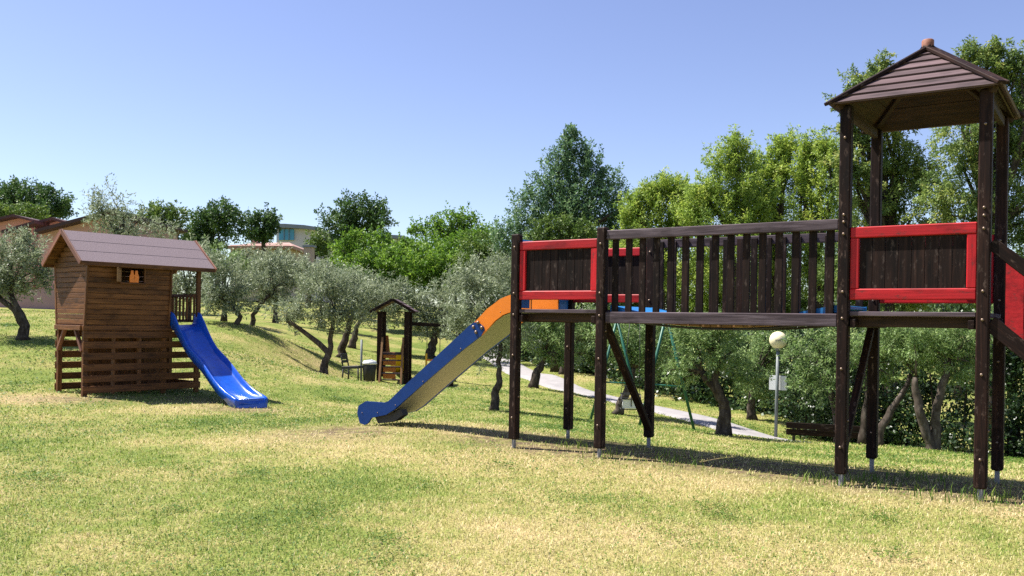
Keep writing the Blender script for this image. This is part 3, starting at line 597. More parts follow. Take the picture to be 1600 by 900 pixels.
# modern building
b = thing('modern_building', 'pale flat roofed building with a blue window above the tiled roof', 'building', gpt(475, 110))
house_slice(b, 'wall', [(432, 470), (432, 356), (496, 359), (496, 470)], 110, 122, 'pale_wall')
house_slice(b, 'roof', [(428, 349.5), (445, 349.5), (475, 351.5), (502, 355.5), (502, 360), (475, 357), (445, 355.5), (428, 355.5)], 109, 123, 'grey_roof')
wdw = house_slice(b, 'window', [(436, 358), (459, 358.5), (459, 375), (436, 375)], 109.7, 110.2, 'blue_glass')
for x in (443.3, 451): house_slice(wdw, 'mullion', [(x, 358), (x + .8, 358), (x + .8, 375), (x, 375)], 109.55, 109.75, 'grey_roof')
b = thing('flat_building', 'far pale block with grey flat roof right of the round oak', 'building', gpt(615, 112))
house_slice(b, 'wall', [(600, 470), (600, 372), (628, 373), (628, 470)], 112, 122, 'pale_wall'); house_slice(b, 'roof', [(597, 366), (632, 368), (632, 373), (597, 371.5)], 111, 123, 'grey_roof')
b = thing('rendered_pillar', 'narrow brown rendered chimney stack with flat cap above the olives', 'chimney', gpt(481, 62))
house_slice(b, 'shaft', [(474.5, 460), (474.5, 386), (488, 386), (488, 460)], 62, 62.7, 'pillar_render'); house_slice(b, 'cap', [(472.5, 386), (472.5, 383), (490, 383), (490, 386)], 61.9, 62.8, 'grey_roof')

# ------------------------------------------------------------------ main climbing structure
FV, NV = Vector((.8254, -.5645, 0)), Vector((.5645, .8254, 0))
P1 = Vector((.04, 9.333, 0))
TA, TB, TC, TD = 0.0, 1.012, 3.30, 4.337; DEP = 1.10
def Q(t, n, z): return P1 + FV * t + NV * n + Vector((0, 0, z))
st = thing('climbing_structure', 'dark timber climbing structure with red panels, bridge, roofed tower and blue slide', 'playground structure', Q(2.1, .5, 0))
DECK = 1.46
dome = revolve([(.012, 0), (.012, .004), (.0095, .008), (.005, .0105), (.0005, .0115)], 10)
PW = .092
def post(t, n, ztop, bolts):
    q = Q(t, n, 0); gg = g1(q.x, q.y)
    o = beam('post', Q(t, n, .105), Q(t, n, ztop), PW, PW, 'dark_wood', st, up=NV, ch=.011)
    # orient: local X is up
    mw = frame(Q(t, n, (.105 + ztop) / 2), Z, NV); place(o, st, mw)
    tube('foot', [Q(t, n, gg - .15), Q(t, n, .2)], .021, 'galvanised', o, 10)
    for z, face in bolts:
        nv = {'f': -NV, 'r': FV, 'l': -FV}[face]; p = Q(t, n, z) + nv * (PW / 2 - .001)
        m = nv.to_track_quat('Z', 'Y').to_matrix().to_4x4(); m.translation = p
        mobj('bolt', dome, 'bolt_metal', o, m)
    # rounded grooves down the front and side of the post
    return o
bz = [.33, .98, 1.40, 1.62, 2.10]
for (t, top) in ((TA, 2.235), (TB, 2.262), (TC, 3.17), (TD, 3.17)):
    bl = [(z, 'f') for z in bz] + [(.55, 'r'), (1.25, 'r')]
    if top > 3: bl += [(2.2, 'f'), (2.26, 'f'), (2.9, 'f')]
    post(t, 0, top, bl); post(t, DEP, top, [(z, 'f') for z in (.35, 1.05, 1.58, 2.1)])
# decks
def deck(t0, t1):
    nb = 9; bw = (DEP + .04) / nb
    dk = None
    for n0 in (.10, DEP - .10):
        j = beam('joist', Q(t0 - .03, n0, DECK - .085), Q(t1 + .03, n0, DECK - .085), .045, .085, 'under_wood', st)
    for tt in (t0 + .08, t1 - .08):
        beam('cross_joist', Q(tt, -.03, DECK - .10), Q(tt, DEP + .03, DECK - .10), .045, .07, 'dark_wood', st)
    for k in range(nb):
        n0 = -.02 + bw * (k + .5); inset = .05 if k in (0, nb - 1) else -.02
        beam('deck_board', Q(t0 + inset, n0, DECK - .02), Q(t1 - inset, n0, DECK - .02), bw - .008, .036, 'weathered_wood', st)
deck(TA, TB); deck(TC, TD)
# red panels
def red_panel(t0, t1, n0, back=False, gap=None):
    zb, zt = 1.555, 2.155; a, b_ = t0 + PW / 2 + .002, t1 - PW / 2 - .002; s = -1 if not back else 1
    nn = n0
    root = beam('red_panel', Q(a, nn, zt - .045), Q(b_, nn, zt - .045), .052, .09, 'red_paint', st, ch=.008)
    beam('bottom_rail', Q(a, nn, zb + .045), Q(b_, nn, zb + .045), .05, .09, 'red_paint', root, ch=.008)
    for x in (a + .036, b_ - .036): beam('stile', Q(x, nn, zb + .091), Q(x, nn, zt - .091), .07, .046, 'red_paint', root, up=FV.cross(Z), ch=.006)
    k = 8; i0, i1 = a + .074, b_ - .074; pwid = (i1 - i0) / k
    for j in range(k):
        x = i0 + pwid * (j + .5); cut = .010 if gap == j else .003
        o = beam('plank', Q(x, nn + .008, zb + .08), Q(x, nn + .008, zt - .08), .02, pwid - cut, 'plank_wood', root, up=FV, ch=.002)
    return root
red_panel(TA, TB, 0, gap=3); red_panel(TA, TB, DEP, True); red_panel(TC, TD, 0); red_panel(TC, TD, DEP, True)
# bridge
def zsag(f): return -.095 * 4 * f * (1 - f)
for n0, s in ((0.0, 1), (DEP, -1)):
    tr = beam('bridge_handrail', Q(TB + PW / 2 + .003, n0, 2.185), Q(TC - PW / 2 - .003, n0, 2.185), .045, .09, 'weathered_wood', st, ch=.007)
    br = beam('bridge_beam', Q(TB + PW / 2 + .003, n0, 1.383), Q(TC - PW / 2 - .003, n0, 1.383), .045, .11, 'weathered_wood', st, ch=.007)
    for k in range(15):
        x = TB + .125 + k * (TC - TB - .25) / 14
        beam('baluster', Q(x, n0 + s * .036, 1.345), Q(x, n0 + s * .036, 2.205), .024, .066, 'plank_wood', tr, up=FV, ch=.004)
nb = 21; LB = TC - TB - .14
for k in range(nb):
    f0, f1 = k / nb, (k + 1) / nb; t0, t1 = TB + .07 + LB * f0 + .004, TB + .07 + LB * f1 - .004
    a, b_ = Q(t0, DEP / 2, DECK - .045 + zsag(f0)), Q(t1, DEP / 2, DECK - .045 + zsag(f1))
    beam('bridge_plank', a, b_, DEP - .14, .03, 'pale_wood', st)
for n0 in (.11, DEP - .11):
    tube('chain', [Q(TB + LB * f + .07, n0, DECK - .075 + zsag(f)) for f in np.linspace(0, 1, 15)], .012, 'dark_metal', st, 6)
for (ta, tb, za, zb) in ((TB + .05, TB + .48, 1.50, 1.415), (TC - .05, TC - .58, 1.515, 1.415)):
    beam('bridge_ramp', Q(ta, DEP / 2, za - .015), Q(tb, DEP / 2, zb - .015), DEP - .18, .03, 'blue_board', st)
    for nn in (.085, DEP - .085): prism('ramp_cheek', [Q(ta, nn, za + .005), Q(tb, nn, zb), Q(tb, nn, zb - .03), Q(ta, nn, za - .06)], NV * .012, 'blue_board', st)
# diagonal braces
beam('brace', Q(TB + .01, .06, 1.33), Q(TB + .01, DEP - .02, .19), .05, .075, 'dark_wood', st, up=FV)
beam('brace', Q(TC - .01, DEP - .06, 1.33), Q(TC - .01, .04, .22), .05, .06, 'dark_wood', st, up=FV)
# pyramid roof
EZ, AZ, OV = 3.165, 3.70, .115
cx, cn = (TC + TD) / 2, DEP / 2
hx, hn = (TD - TC) / 2 + OV, DEP / 2 + OV
roof = mobj('roof', mesh([Vector((0, 0, 0))] , []), 'roof_board', st, Matrix.Translation(Q(cx, cn, AZ))) if False else None
apex = Q(cx, cn, AZ)
cap = mobj('roof', revolve([(.045, -.03), (.05, .0), (.05, .075), (.042, .085), (.001, .088)], 10), 'barge_wood', st, Matrix.Translation(apex + Vector((0, 0, .0))))
corners = [Q(cx - hx, cn - hn, EZ), Q(cx + hx, cn - hn, EZ), Q(cx + hx, cn + hn, EZ), Q(cx - hx, cn + hn, EZ)]
for i in range(4):
    a, b_ = corners[i], corners[(i + 1) % 4]; nb = 7
    nrm = (b_ - a).cross(apex - a).normalized()
    if nrm.z < 0: nrm = -nrm
    for k in range(nb):
        f0, f1 = k / nb, min((k + 1.12) / nb, .985)
        p = [a.lerp(apex, f0), b_.lerp(apex, f0), b_.lerp(apex, f1), a.lerp(apex, f1)]
        lift = nrm * .022
        V = [p[0] + lift, p[1] + lift, p[2] + nrm * .004, p[3] + nrm * .004]; V += [v - nrm * .017 for v in V]
        o = p[0].copy(); mm = frame(o, b_ - a, nrm); inv = mm.inverted()
        mobj('roof_plank', mesh([inv @ v for v in V], [[0, 1, 2, 3], [7, 6, 5, 4], [0, 4, 5, 1], [1, 5, 6, 2], [2, 6, 7, 3], [3, 7, 4, 0]]), 'roof_board', cap, mm)
    beam('hip_cap', a + Vector((0, 0, .024)) - (apex - a).normalized() * .02, apex + Vector((0, 0, .024)), .10, .03, 'dark_wood', cap, ch=.005)
    # underside lining and rafters
    V = [a, b_, apex]; inn = [v - nrm * .012 for v in V]
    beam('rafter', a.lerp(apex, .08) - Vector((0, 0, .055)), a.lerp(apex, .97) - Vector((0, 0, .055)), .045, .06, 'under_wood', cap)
    for k in range(3):
        f0, f1 = .04 + k * .3, .04 + (k + 1) * .3 - .006
        p = [a.lerp(apex, f0), b_.lerp(apex, f0), b_.lerp(apex, f1), a.lerp(apex, f1)]; p = [v - nrm * .014 for v in p]
        mm = frame(p[0], b_ - a, nrm); inv = mm.inverted(); V = [inv @ v for v in p] + [inv @ (v - nrm * .012) for v in p]
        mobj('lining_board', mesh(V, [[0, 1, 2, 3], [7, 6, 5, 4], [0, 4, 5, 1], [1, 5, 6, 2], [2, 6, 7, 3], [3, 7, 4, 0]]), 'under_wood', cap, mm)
for tt in (TC, TD): beam('tie_beam', Q(tt, .05, 3.125), Q(tt, DEP - .05, 3.125), .04, .08, 'under_wood', st)
# slide on the left end: plates traced in their own plane
n0, n1 = .27, .81
pl = Q(0, n0, 0)
def tz(px, py): return on_plane(px, py, pl, NV)
blue = [(747, 503), (756, 511), (757, 516), (751, 525), (720, 549), (661, 600), (617, 639), (603, 648), (589, 651), (580, 653), (575, 661), (570, 664), (562, 661), (558, 645), (560, 634), (571, 627), (600, 629), (606, 627), (611, 623), (627, 607), (707, 533), (733, 509), (740, 504)]
orange = [(739, 505), (747, 497), (760, 483), (781, 467), (790, 463), (796, 461), (812, 458), (822, 458), (829, 459), (829, 487), (812, 486), (796, 488), (785, 492), (773, 501), (757, 519), (752, 524)]
slide = prism('slide', [tz(*p) for p in blue], NV * .025, 'blue_plate', st)
prism('side_plate', [tz(*p) + NV * (n1 - n0) for p in blue], NV * .025, 'blue_plate', slide)
for off in (0, n1 - n0 + .012): prism('orange_side_plate', [tz(*p) + NV * (off + .006) for p in orange], NV * .022, 'orange_plate', slide)
bedpts = [(829, 485), (812, 484), (796, 486), (785, 490), (773, 499), (752, 521), (720, 546), (661, 597), (617, 636), (603, 645), (589, 648), (574, 650)]
bp = [tz(*p) + NV * .027 for p in bedpts]
V = []; 
for p in bp: V += [p, p + NV * (n1 - n0 - .04)]
V += [v - Vector((0, 0, .02)) for v in V]
n = len(bp); Fc = []
for i in range(n - 1): Fc += [[2 * i, 2 * i + 1, 2 * i + 3, 2 * i + 2], [2 * n + 2 * i + 2, 2 * n + 2 * i + 3, 2 * n + 2 * i + 1, 2 * n + 2 * i]]
o = bp[0].copy(); mobj('steel_bed', mesh([v - o for v in V], Fc, True), 'steel_bed', slide, Matrix.Translation(o))
for (a, b_) in ((747, 504), (740, 511), (753, 512), (744, 519)):
    m = (-NV).to_track_quat('Z', 'Y').to_matrix().to_4x4() @ Matrix.Scale(1.7, 4); m.translation = tz(a, b_) - NV * .001; mobj('bolt', dome, 'galvanised', slide, m)
for (a, b_) in ((720, 545), (661, 596), (618, 633), (590, 645), (566, 645), (782, 488)):
    m = (-NV).to_track_quat('Z', 'Y').to_matrix().to_4x4() @ Matrix.Scale(.6, 4); m.translation = tz(a, b_) - NV * .001; mobj('bolt', dome, 'galvanised', slide, m)
prism('slide_foot', [tz(*p) + NV * .05 for p in ((581, 651), (603, 648), (622, 640), (625, 649), (613, 658), (600, 661), (586, 662))], NV * .10, 'dark_metal', slide)
# blue entry hood between the two left posts
hd = beam('entry_board', Q(-.005, .05, 2.12), Q(-.005, DEP - .05, 2.12), .02, .14, 'blue_board', st)
for (a, b_) in ((.05, .25), (.86, DEP - .05)):
    beam('entry_side', Q(-.005, (a + b_) / 2, DECK + .01), Q(-.005, (a + b_) / 2, 2.05), b_ - a, .02, 'blue_board', hd, up=FV)
# ramp with red sides on the right end
k = .88
def RQ(t, n, z): return Q(TD + t, n, z - k * t)
for n0 in (0.0, DEP):
    hr = beam('ramp_handrail', RQ(.045, n0, 2.03), RQ(1.55, n0, 2.03), .045, .095, 'dark_wood', st)
    beam('ramp_stringer', RQ(.045, n0, 1.42), RQ(1.55, n0, 1.42), .045, .12, 'dark_wood', st)
    zz = 1.495
    prism('red_stile', [RQ(.15, n0 - .02, zz), RQ(.27, n0 - .02, zz), RQ(.27, n0 - .02, 1.965), RQ(.15, n0 - .02, 1.965)], NV * .03, 'red_paint', hr)
    prism('red_stile', [RQ(1.3, n0 - .02, zz), RQ(1.42, n0 - .02, zz), RQ(1.42, n0 - .02, 1.965), RQ(1.3, n0 - .02, 1.965)], NV * .03, 'red_paint', hr)
    for (z0, z1) in ((zz, zz + .08), (1.885, 1.965)): prism('red_rail', [RQ(.272, n0 - .018, z0), RQ(1.298, n0 - .018, z0), RQ(1.298, n0 - .018, z1), RQ(.272, n0 - .018, z1)], NV * .028, 'red_paint', hr)
    for j in range(8):
        a = .274 + j * .128; prism('plank', [RQ(a, n0 - .005, zz + .082), RQ(a + .124, n0 - .005, zz + .082), RQ(a + .124, n0 - .005, 1.883), RQ(a, n0 - .005, 1.883)], NV * .016, 'plank_wood', hr)
for j in range(7): beam('ramp_tread', RQ(.12 + j * .22, .03, 1.44), RQ(.12 + j * .22, DEP - .03, 1.44), .11, .03, 'weathered_wood', st)

# ------------------------------------------------------------------ playhouse on stilts
LV, WV = Vector((.645, .765, 0)).normalized(), Vector((.765, -.645, 0)).normalized()
HC = Vector((-6.97, 14.6, -.03))
def H(l, wv, z): return HC + LV * l - WV * wv + Vector((0, 0, z))
hs_ = thing('playhouse', 'brown wooden playhouse on slatted stilts with pitched roof and porch', 'playhouse', H(1.0, .5, 0))
FL, WT, HW, LR, LE = 1.17, 2.30, 1.0, 1.45, 2.06
for l, wv in ((.03, .03), (.03, HW - .03), (LE - .03, .03), (LE - .03, HW - .03), (LR - .05, .03), (LR - .05, HW - .03)):
    o = beam('stilt', H(l, wv, -.12), H(l, wv, FL - .02), .075, .075, 'house_wood', hs_, up=LV, ch=.006)
for l in (LE - .03,):
    for wv in (.0, HW): beam('porch_post', H(l, wv, FL), H(l, wv, WT + .02), .07, .07, 'house_wood', hs_, up=LV, ch=.006)
# lower slats
zs = [.07, .245, .43, .615, .80, .97]
for i, z in enumerate(zs):
    beam('slat', H(-.02, -.02, z + .055), H(LE + .02, -.02, z + .055), .022, .115, 'house_wood', hs_)
    beam('slat', H(-.02, HW + .02, z + .055), H(LE + .02, HW + .02, z + .055), .022, .115, 'house_wood', hs_)
    beam('slat', H(LE + .015, .0, z + .055), H(LE + .015, HW, z + .055), .022, .115, 'house_wood', hs_) if i < 1 else None
for l in (.5, .95): beam('slat_batten', H(l, .02, .04), H(l, .02, 1.1), .03, .09, 'house_wood', hs_, up=WV)
for j in range(14):
    l0 = .50 + j * .111; beam('inner_board', H(l0 + .055, HW - .03, .02), H(l0 + .055, HW - .03, FL - .06), .018, .108, 'house_wood', hs_, up=LV)
beam('floor_beam', H(-.03, -.012, FL - .035), H(LE + .03, -.012, FL - .035), .05, .08, 'house_wood', hs_)
beam('floor_beam', H(-.03, HW + .012, FL - .035), H(LE + .03, HW + .012, FL - .035), .05, .08, 'house_wood', hs_)
beam('floor_beam', H(-.035, .02, FL - .035), H(-.035, HW - .02, FL - .035), .05, .08, 'house_wood', hs_)
beam('floor_beam', H(LE + .035, .02, FL - .035), H(LE + .035, HW - .02, FL - .035), .05, .08, 'house_wood', hs_)
for j in range(8): beam('floor_board', H(0, .06 + j * .125, FL + .012), H(LE, .06 + j * .125, FL + .012), .12, .022, 'house_wood', hs_)
for (w0, w1) in ((.05, .30), (HW - .05, HW - .30)):
    beam('arch_brace', H(.0, w0, FL - .42), H(.0, w1, FL - .06), .05, .06, 'barge_wood', hs_, up=LV)
# walls of horizontal boards, leaning out towards the eaves
bh = .0868; nbd = 12; LEAN = .10
fw = beam('wall', H(.02, .02, FL + .02), H(LR, .02, FL + .02), .02, .05, 'house_wood', hs_)
bw_ = beam('wall', H(.02, HW - .02, FL + .02), H(LR, HW - .02, FL + .02), .02, .05, 'house_wood', hs_)
gw = beam('gable_wall', H(.015, .05, FL + .02), H(.015, HW - .05, FL + .02), .02, .05, 'house_wood', hs_, up=Z)
iw = beam('partition_wall', H(LR - .03, .05, FL + .02), H(LR - .03, HW - .05, FL + .02), .02, .05, 'house_wood', hs_, up=Z)
for k in range(nbd):
    z = FL + .02 + bh * (k + .5); f = (z - FL) / (WT - FL); out = LEAN * f
    upv = (Z + WV * (LEAN / (WT - FL))).normalized(); upb = (Z - WV * (LEAN / (WT - FL))).normalized()
    spans = [(.0, LR)] if not (1.905 < z < 2.15) else [(.0, .545), (.96, LR)]
    if k == 0:
        for (a, b_, za, zb) in ((.01, LR - .01, FL + .03, 1.9), (.01, .54, 1.9, 2.23), (.965, LR - .01, 1.9, 2.23)):
            f0, f1 = LEAN * (za - FL) / (WT - FL), LEAN * (zb - FL) / (WT - FL)
            prism('wall_lining', [H(a, .013 - f0, za), H(b_, .013 - f0, za), H(b_, .013 - f1, zb), H(a, .013 - f1, zb)], -WV * .008, 'house_wood', fw)
    for a, b_ in spans: beam('board', H(a, -out, z), H(b_, -out, z), .022, bh - .005, 'house_wood', fw, up=upv, ch=.007)
    beam('board', H(0, HW + out, z), H(LR, HW + out, z), .022, bh - .005, 'house_wood', bw_, up=upb, ch=.007)
EAVE_Z, RIDGE_Z, HALF = 2.215, 2.745, .70
def roofz(wv): return RIDGE_Z - (RIDGE_Z - EAVE_Z) / HALF * abs(wv - .5)
for wall, l in ((gw, .0), (iw, LR - .02)):
    k = 0
    while True:
        z = FL + .02 + bh * (k + .5); k += 1
        if z > RIDGE_Z - .13: break
        out = LEAN * min(1, (z - FL) / (WT - FL)) - .016
        a, b_ = -out, HW + out
        lim = HALF * (RIDGE_Z - .045 - (z + bh / 2)) / (RIDGE_Z - EAVE_Z)
        a, b_ = max(a, .5 - lim), min(b_, .5 + lim)
        if wall is iw and FL < z < 2.05:
            beam('board', H(l, a, z), H(l, .28, z), .022, bh - .005, 'house_wood', wall, ch=.007); beam('board', H(l, .78, z), H(l, b_, z), .022, bh - .005, 'house_wood', wall, ch=.007)
        else: beam('board', H(l, a, z), H(l, b_, z), .022, bh - .005, 'house_wood', wall, ch=.007)
for l in (-.004, LR + .004): beam('corner_trim', H(l, -.012, FL), H(l, -.012 - LEAN * .93, 2.22), .05, .03, 'house_wood', hs_, up=LV)
beam('corner_trim', H(-.004, HW + .012, FL), H(-.004, HW + .012 + LEAN * .93, 2.22), .05, .03, 'house_wood', hs_, up=LV)
# window: frame, open shutter and an orange ornament
wz0, wz1, wo = 1.905, 2.15, -.105
wn = beam('window', H(.53, wo, wz0 - .012), H(.975, wo, wz0 - .012), .05, .028, 'house_wood', hs_)
beam('window_frame', H(.53, wo, wz1 + .01), H(.975, wo, wz1 + .01), .04, .026, 'house_wood', wn)
for l in (.54, .965): beam('window_frame', H(l, wo + .005, wz0), H(l, wo + .005, wz1), .04, .026, 'house_wood', wn, up=LV)
beam('shutter', H(.535, wo - .02, 2.03), H(.42, wo - .13, 2.03), .018, .24, 'pale_wood', wn)
for dx in (0, .075):
    prism('window_ornament', [H(.69 + dx, wo - .006, wz0 + .004), H(.765 + dx, wo - .006, wz0 + .004), H(.775 + dx, wo - .006, wz0 + .10), H(.755 + dx, wo - .006, wz0 + .15), H(.748 + dx, wo - .006, wz0 + .205), H(.712 + dx, wo - .006, wz0 + .205), H(.705 + dx, wo - .006, wz0 + .15), H(.685 + dx, wo - .006, wz0 + .10)], -WV * -.02, 'terracotta_toy' if 'terracotta_toy' in M else 'orange_plate', wn)
# roof
RL0, RL1 = -.16, LE + .17
ridge = beam('roof', H(RL0, .5, RIDGE_Z - .06), H(RL1, .5, RIDGE_Z - .06), .05, .09, 'house_wood', hs_)
for s in (-1, 1):
    e, r_ = .5 + s * HALF, .5
    sl_dir = (H(0, r_, RIDGE_Z) - H(0, e, EAVE_Z)); nrm = LV.cross(sl_dir).normalized(); nrm = nrm if nrm.z > 0 else -nrm
    for j in range(6):
        f0, f1 = j / 6, (j + 1) / 6 - .008
        a0, a1 = H(RL0, e, EAVE_Z).lerp(H(RL0, r_, RIDGE_Z), (f0 + f1) / 2), H(RL1, e, EAVE_Z).lerp(H(RL1, r_, RIDGE_Z), (f0 + f1) / 2)
        beam('roof_board', a0 - nrm * .012, a1 - nrm * .012, sl_dir.length / 6 - .005, .018, 'house_wood', ridge, up=nrm)
    for j in range(3):
        f0, f1 = max(j / 3 - .0, -.012), min((j + 1) / 3 + .04, 1.0)
        A0, A1 = H(RL0 + .005, e, EAVE_Z), H(RL1 - .005, e, EAVE_Z); B0, B1 = H(RL0 + .005, r_, RIDGE_Z), H(RL1 - .005, r_, RIDGE_Z)
        p = [A0.lerp(B0, f0) + nrm * .008, A1.lerp(B1, f0) + nrm * .008, A1.lerp(B1, f1) + nrm * .004, A0.lerp(B0, f1) + nrm * .004]
        mm = frame(p[0], LV, nrm); inv = mm.inverted(); V = [inv @ v for v in p] + [inv @ (v - nrm * .006) for v in p]
        fl = [[0, 1, 2, 3], [7, 6, 5, 4], [0, 4, 5, 1], [1, 5, 6, 2], [2, 6, 7, 3], [3, 7, 4, 0]]
        if s > 0: fl = [q[::-1] for q in fl]
        mobj('felt_strip', mesh(V, fl), 'felt', ridge, mm)
    for l in (RL0 - .012, RL1 + .012):
        beam('bargeboard', H(l, e + s * .02, EAVE_Z - .03), H(l, r_ + s * .004, RIDGE_Z - .012), .022, .085, 'barge_wood', ridge, up=nrm)
    beam('eave_fascia', H(RL0, e + s * .008, EAVE_Z - .03), H(RL1, e + s * .008, EAVE_Z - .03), .02, .07, 'house_wood', ridge)
for wv in (-.085, HW + .085): beam('eave_plate', H(-.02, wv, WT - .095), H(LE + .03, wv, WT - .095), .05, .08, 'house_wood', hs_)
beam('porch_brace', H(LR + .03, -.05, WT - .2), H(LR + .2, -.07, WT - .04), .035, .04, 'house_wood', hs_)
# porch rail
for (pa, pb) in (((LR, HW - .02), (LE - .06, HW - .02)), ((LE - .03, .06), (LE - .03, HW - .05))):
    r_ = beam('porch_rail', H(*pa, FL + .56), H(*pb, FL + .56), .05, .06, 'house_wood', hs_); beam('bottom_rail', H(*pa, FL + .10), H(*pb, FL + .10), .04, .05, 'house_wood', r_)
    for j in range(7):
        f = (j + .6) / 7.2; a = Vector((*pa, 0)).lerp(Vector((*pb, 0)), f); beam('baluster', H(a.x, a.y, FL + .1), H(a.x, a.y, FL + .56), .022, .04, 'house_wood', r_, up=LV)
# blue wavy slide
L0, L1 = LR + .04, LE - .04
mid = (L0 + L1) / 2; hwid = (L1 - L0) / 2
prof = [(-.10, 1.20, .20), (.0, 1.195, .24), (.10, 1.16, .24), (.22, 1.06, .20), (.36, .93, .16), (.50, .80, .135), (.64, .69, .13), (.80, .60, .13), (.98, .505, .13), (1.14, .40, .13), (1.30, .285, .13), (1.46, .18, .125), (1.62, .095, .12), (1.78, .04, .105), (1.94, .01, .085), (2.08, -.005, .06), (2.12, -.012, .045)]
V, Fc = [], []; ns = 13
for i, (s, z, h) in enumerate(prof):
    wdn = hwid * (1 + .10 * max(0, (s - 1.2)) / .9)
    low = -.05 - (.0 if s < 1.9 else .075)
    cs_ = [(-1.0, low), (-1.04, h * .55), (-1.03, h - .012), (-.985, h), (-.93, h - .012), (-.88, .055), (-.76, .008), (0, 0), (.76, .008), (.88, .055), (.93, h - .012), (.985, h), (1.03, h - .012), (1.04, h * .55), (1.0, low)]
    ns = len(cs_)
    for a, b_ in cs_: V.append(H(mid + a * wdn, -s - .02, z + b_))
for i in range(len(prof) - 1):
    for j in range(ns - 1): Fc.append([i * ns + j, i * ns + j + 1, (i + 1) * ns + j + 1, (i + 1) * ns + j])
    Fc.append([i * ns + ns - 1, i * ns, (i + 1) * ns, (i + 1) * ns + ns - 1])
Fc.append([(len(prof) - 1) * ns + j for j in range(ns)])
o = V[0].copy(); me = mesh([v - o for v in V], Fc, True); so_ = mobj('slide', me, 'blue_plastic', hs_, Matrix.Translation(o))
# end block down to the ground
s0 = 2.125
e = [H(mid - hwid * 1.09, -s0, .03), H(mid + hwid * 1.09, -s0, .03), H(mid + hwid * 1.02, -s0 - .03, -.16), H(mid - hwid * 1.02, -s0 - .03, -.16)]
prism('slide_end', e, -WV * .14, 'blue_plastic', so_)

# ------------------------------------------------------------------ small play tower far behind
b0 = gpt(613, 28.6); b0.z -= 0
def K(x, y, z): return b0 + Vector((x, y, z))
tw = thing('small_play_tower', 'small dark play tower with gable roof and ladder beyond the blue slide', 'playground structure', b0)
for x in (-.43, .43):
    for y in (0, .85): beam('post', K(x, y, -.1), K(x, y, 2.28), .15, .15, 'dark_wood', tw, up=Vector((0, 1, 0)))
for s in (-1, 1):
    for j in range(3): beam('roof_board', K(s * .70 * (1 - (j + .5) / 3.0), -.25, 2.26 + .40 * (j + .5) / 3.0 + .02), K(s * .70 * (1 - (j + .5) / 3.0), 1.1, 2.26 + .40 * (j + .5) / 3.0 + .02), .262, .035, 'roof_board', tw, up=Vector((s * .5, 0, 1)).normalized())
    beam('bargeboard', K(s * .72, -.26, 2.25), K(0, -.26, 2.66), .04, .09, 'dark_wood', tw)
beam('deck', K(-.4, .4, .93), K(.4, .4, .93), .9, .06, 'dark_wood', tw)
for s in (-1, 1): beam('ladder_rail', K(s * .34, -.55, -.02), K(s * .33, -.02, 1.45), .06, .09, 'pale_wood', tw)
for j in range(5): beam('ladder_rung', K(-.32, -.5 + j * .095, .13 + j * .2), K(.32, -.5 + j * .095, .13 + j * .2), .07, .04, 'weathered_wood', tw)
for j in range(4): beam('orange_board', K(-.30, .0, .22 + j * .22), K(.10, .0, .22 + j * .22), .04, .18, 'orange_wood', tw)
prism('slide_side', [K(.12, .9, .95), K(.26, .9, .95), K(.30, .9, 1.42), K(.2, .9, 1.38)], Vector((0, .05, 0)), 'yellow_plastic', tw)
prism('slide_side', [K(-.36, .9, .95), K(-.22, .9, .95), K(-.28, .9, 1.50), K(-.36, .9, 1.5)], Vector((0, .05, 0)), 'orange_wood', tw)
V = [K(-.3, .95, .95), K(.2, .95, .95), K(.2, 2.6, .05), K(-.3, 2.6, .05)]
prism('slide_bed', V, Vector((0, 0, -.04)), 'yellow_plastic', tw)
beam('swing_beam', K(.45, .2, 1.90), K(2.15, .5, 1.84), .11, .11, 'dark_wood', tw)
e2 = gpt(707, 29.4)
for s in (-1, 1): beam('swing_leg', K(2.08, .5 + s * .1, 1.84), Vector((e2.x, e2.y + s * .8, g1(e2.x, e2.y + s * .8) - .05)), .1, .1, 'dark_wood', tw)
for s in (-.2, .22): tube('swing_rope', [K(1.25 + s, .35, 1.84), K(1.25 + s, .35, .52)], .012, 'bin_black', tw, 5)
sw = beam('swing_seat', K(1.03, .35, .48), K(1.50, .35, .48), .28, .05, 'white_board', tw)
beam('seat_guard', K(1.05, .22, .46), K(1.05, .22, .95), .06, .05, 'yellow_plastic', sw); beam('seat_guard', K(1.05, .22, .74), K(1.45, .22, .74), .06, .05, 'orange_plate', sw)
# litter bin on its pole
q = gpt(567, 27.6)
bn = thing('litter_bin', 'black litter bin with pale lid on a grey pole by the small tower', 'bin', q)
tube('pole', [q + Vector((-.06, 0, -.1)), q + Vector((-.06, 0, 1.35))], .035, 'grey_metal', bn, 8)
m = Matrix.Translation(q + Vector((.2, 0, .02)))
mobj('bin_body', revolve([(.15, .0), (.17, .02), (.21, .58), (.20, .60)], 14), 'bin_black', bn, m); mobj('lid', revolve([(.225, .58), (.225, .62), (.20, .68), (.05, .72), (.001, .72)], 14), 'white_board', bn, m)
beam('bracket', q + Vector((-.06, 0, .5)), q + Vector((.05, 0, .5)), .05, .05, 'grey_metal', bn)
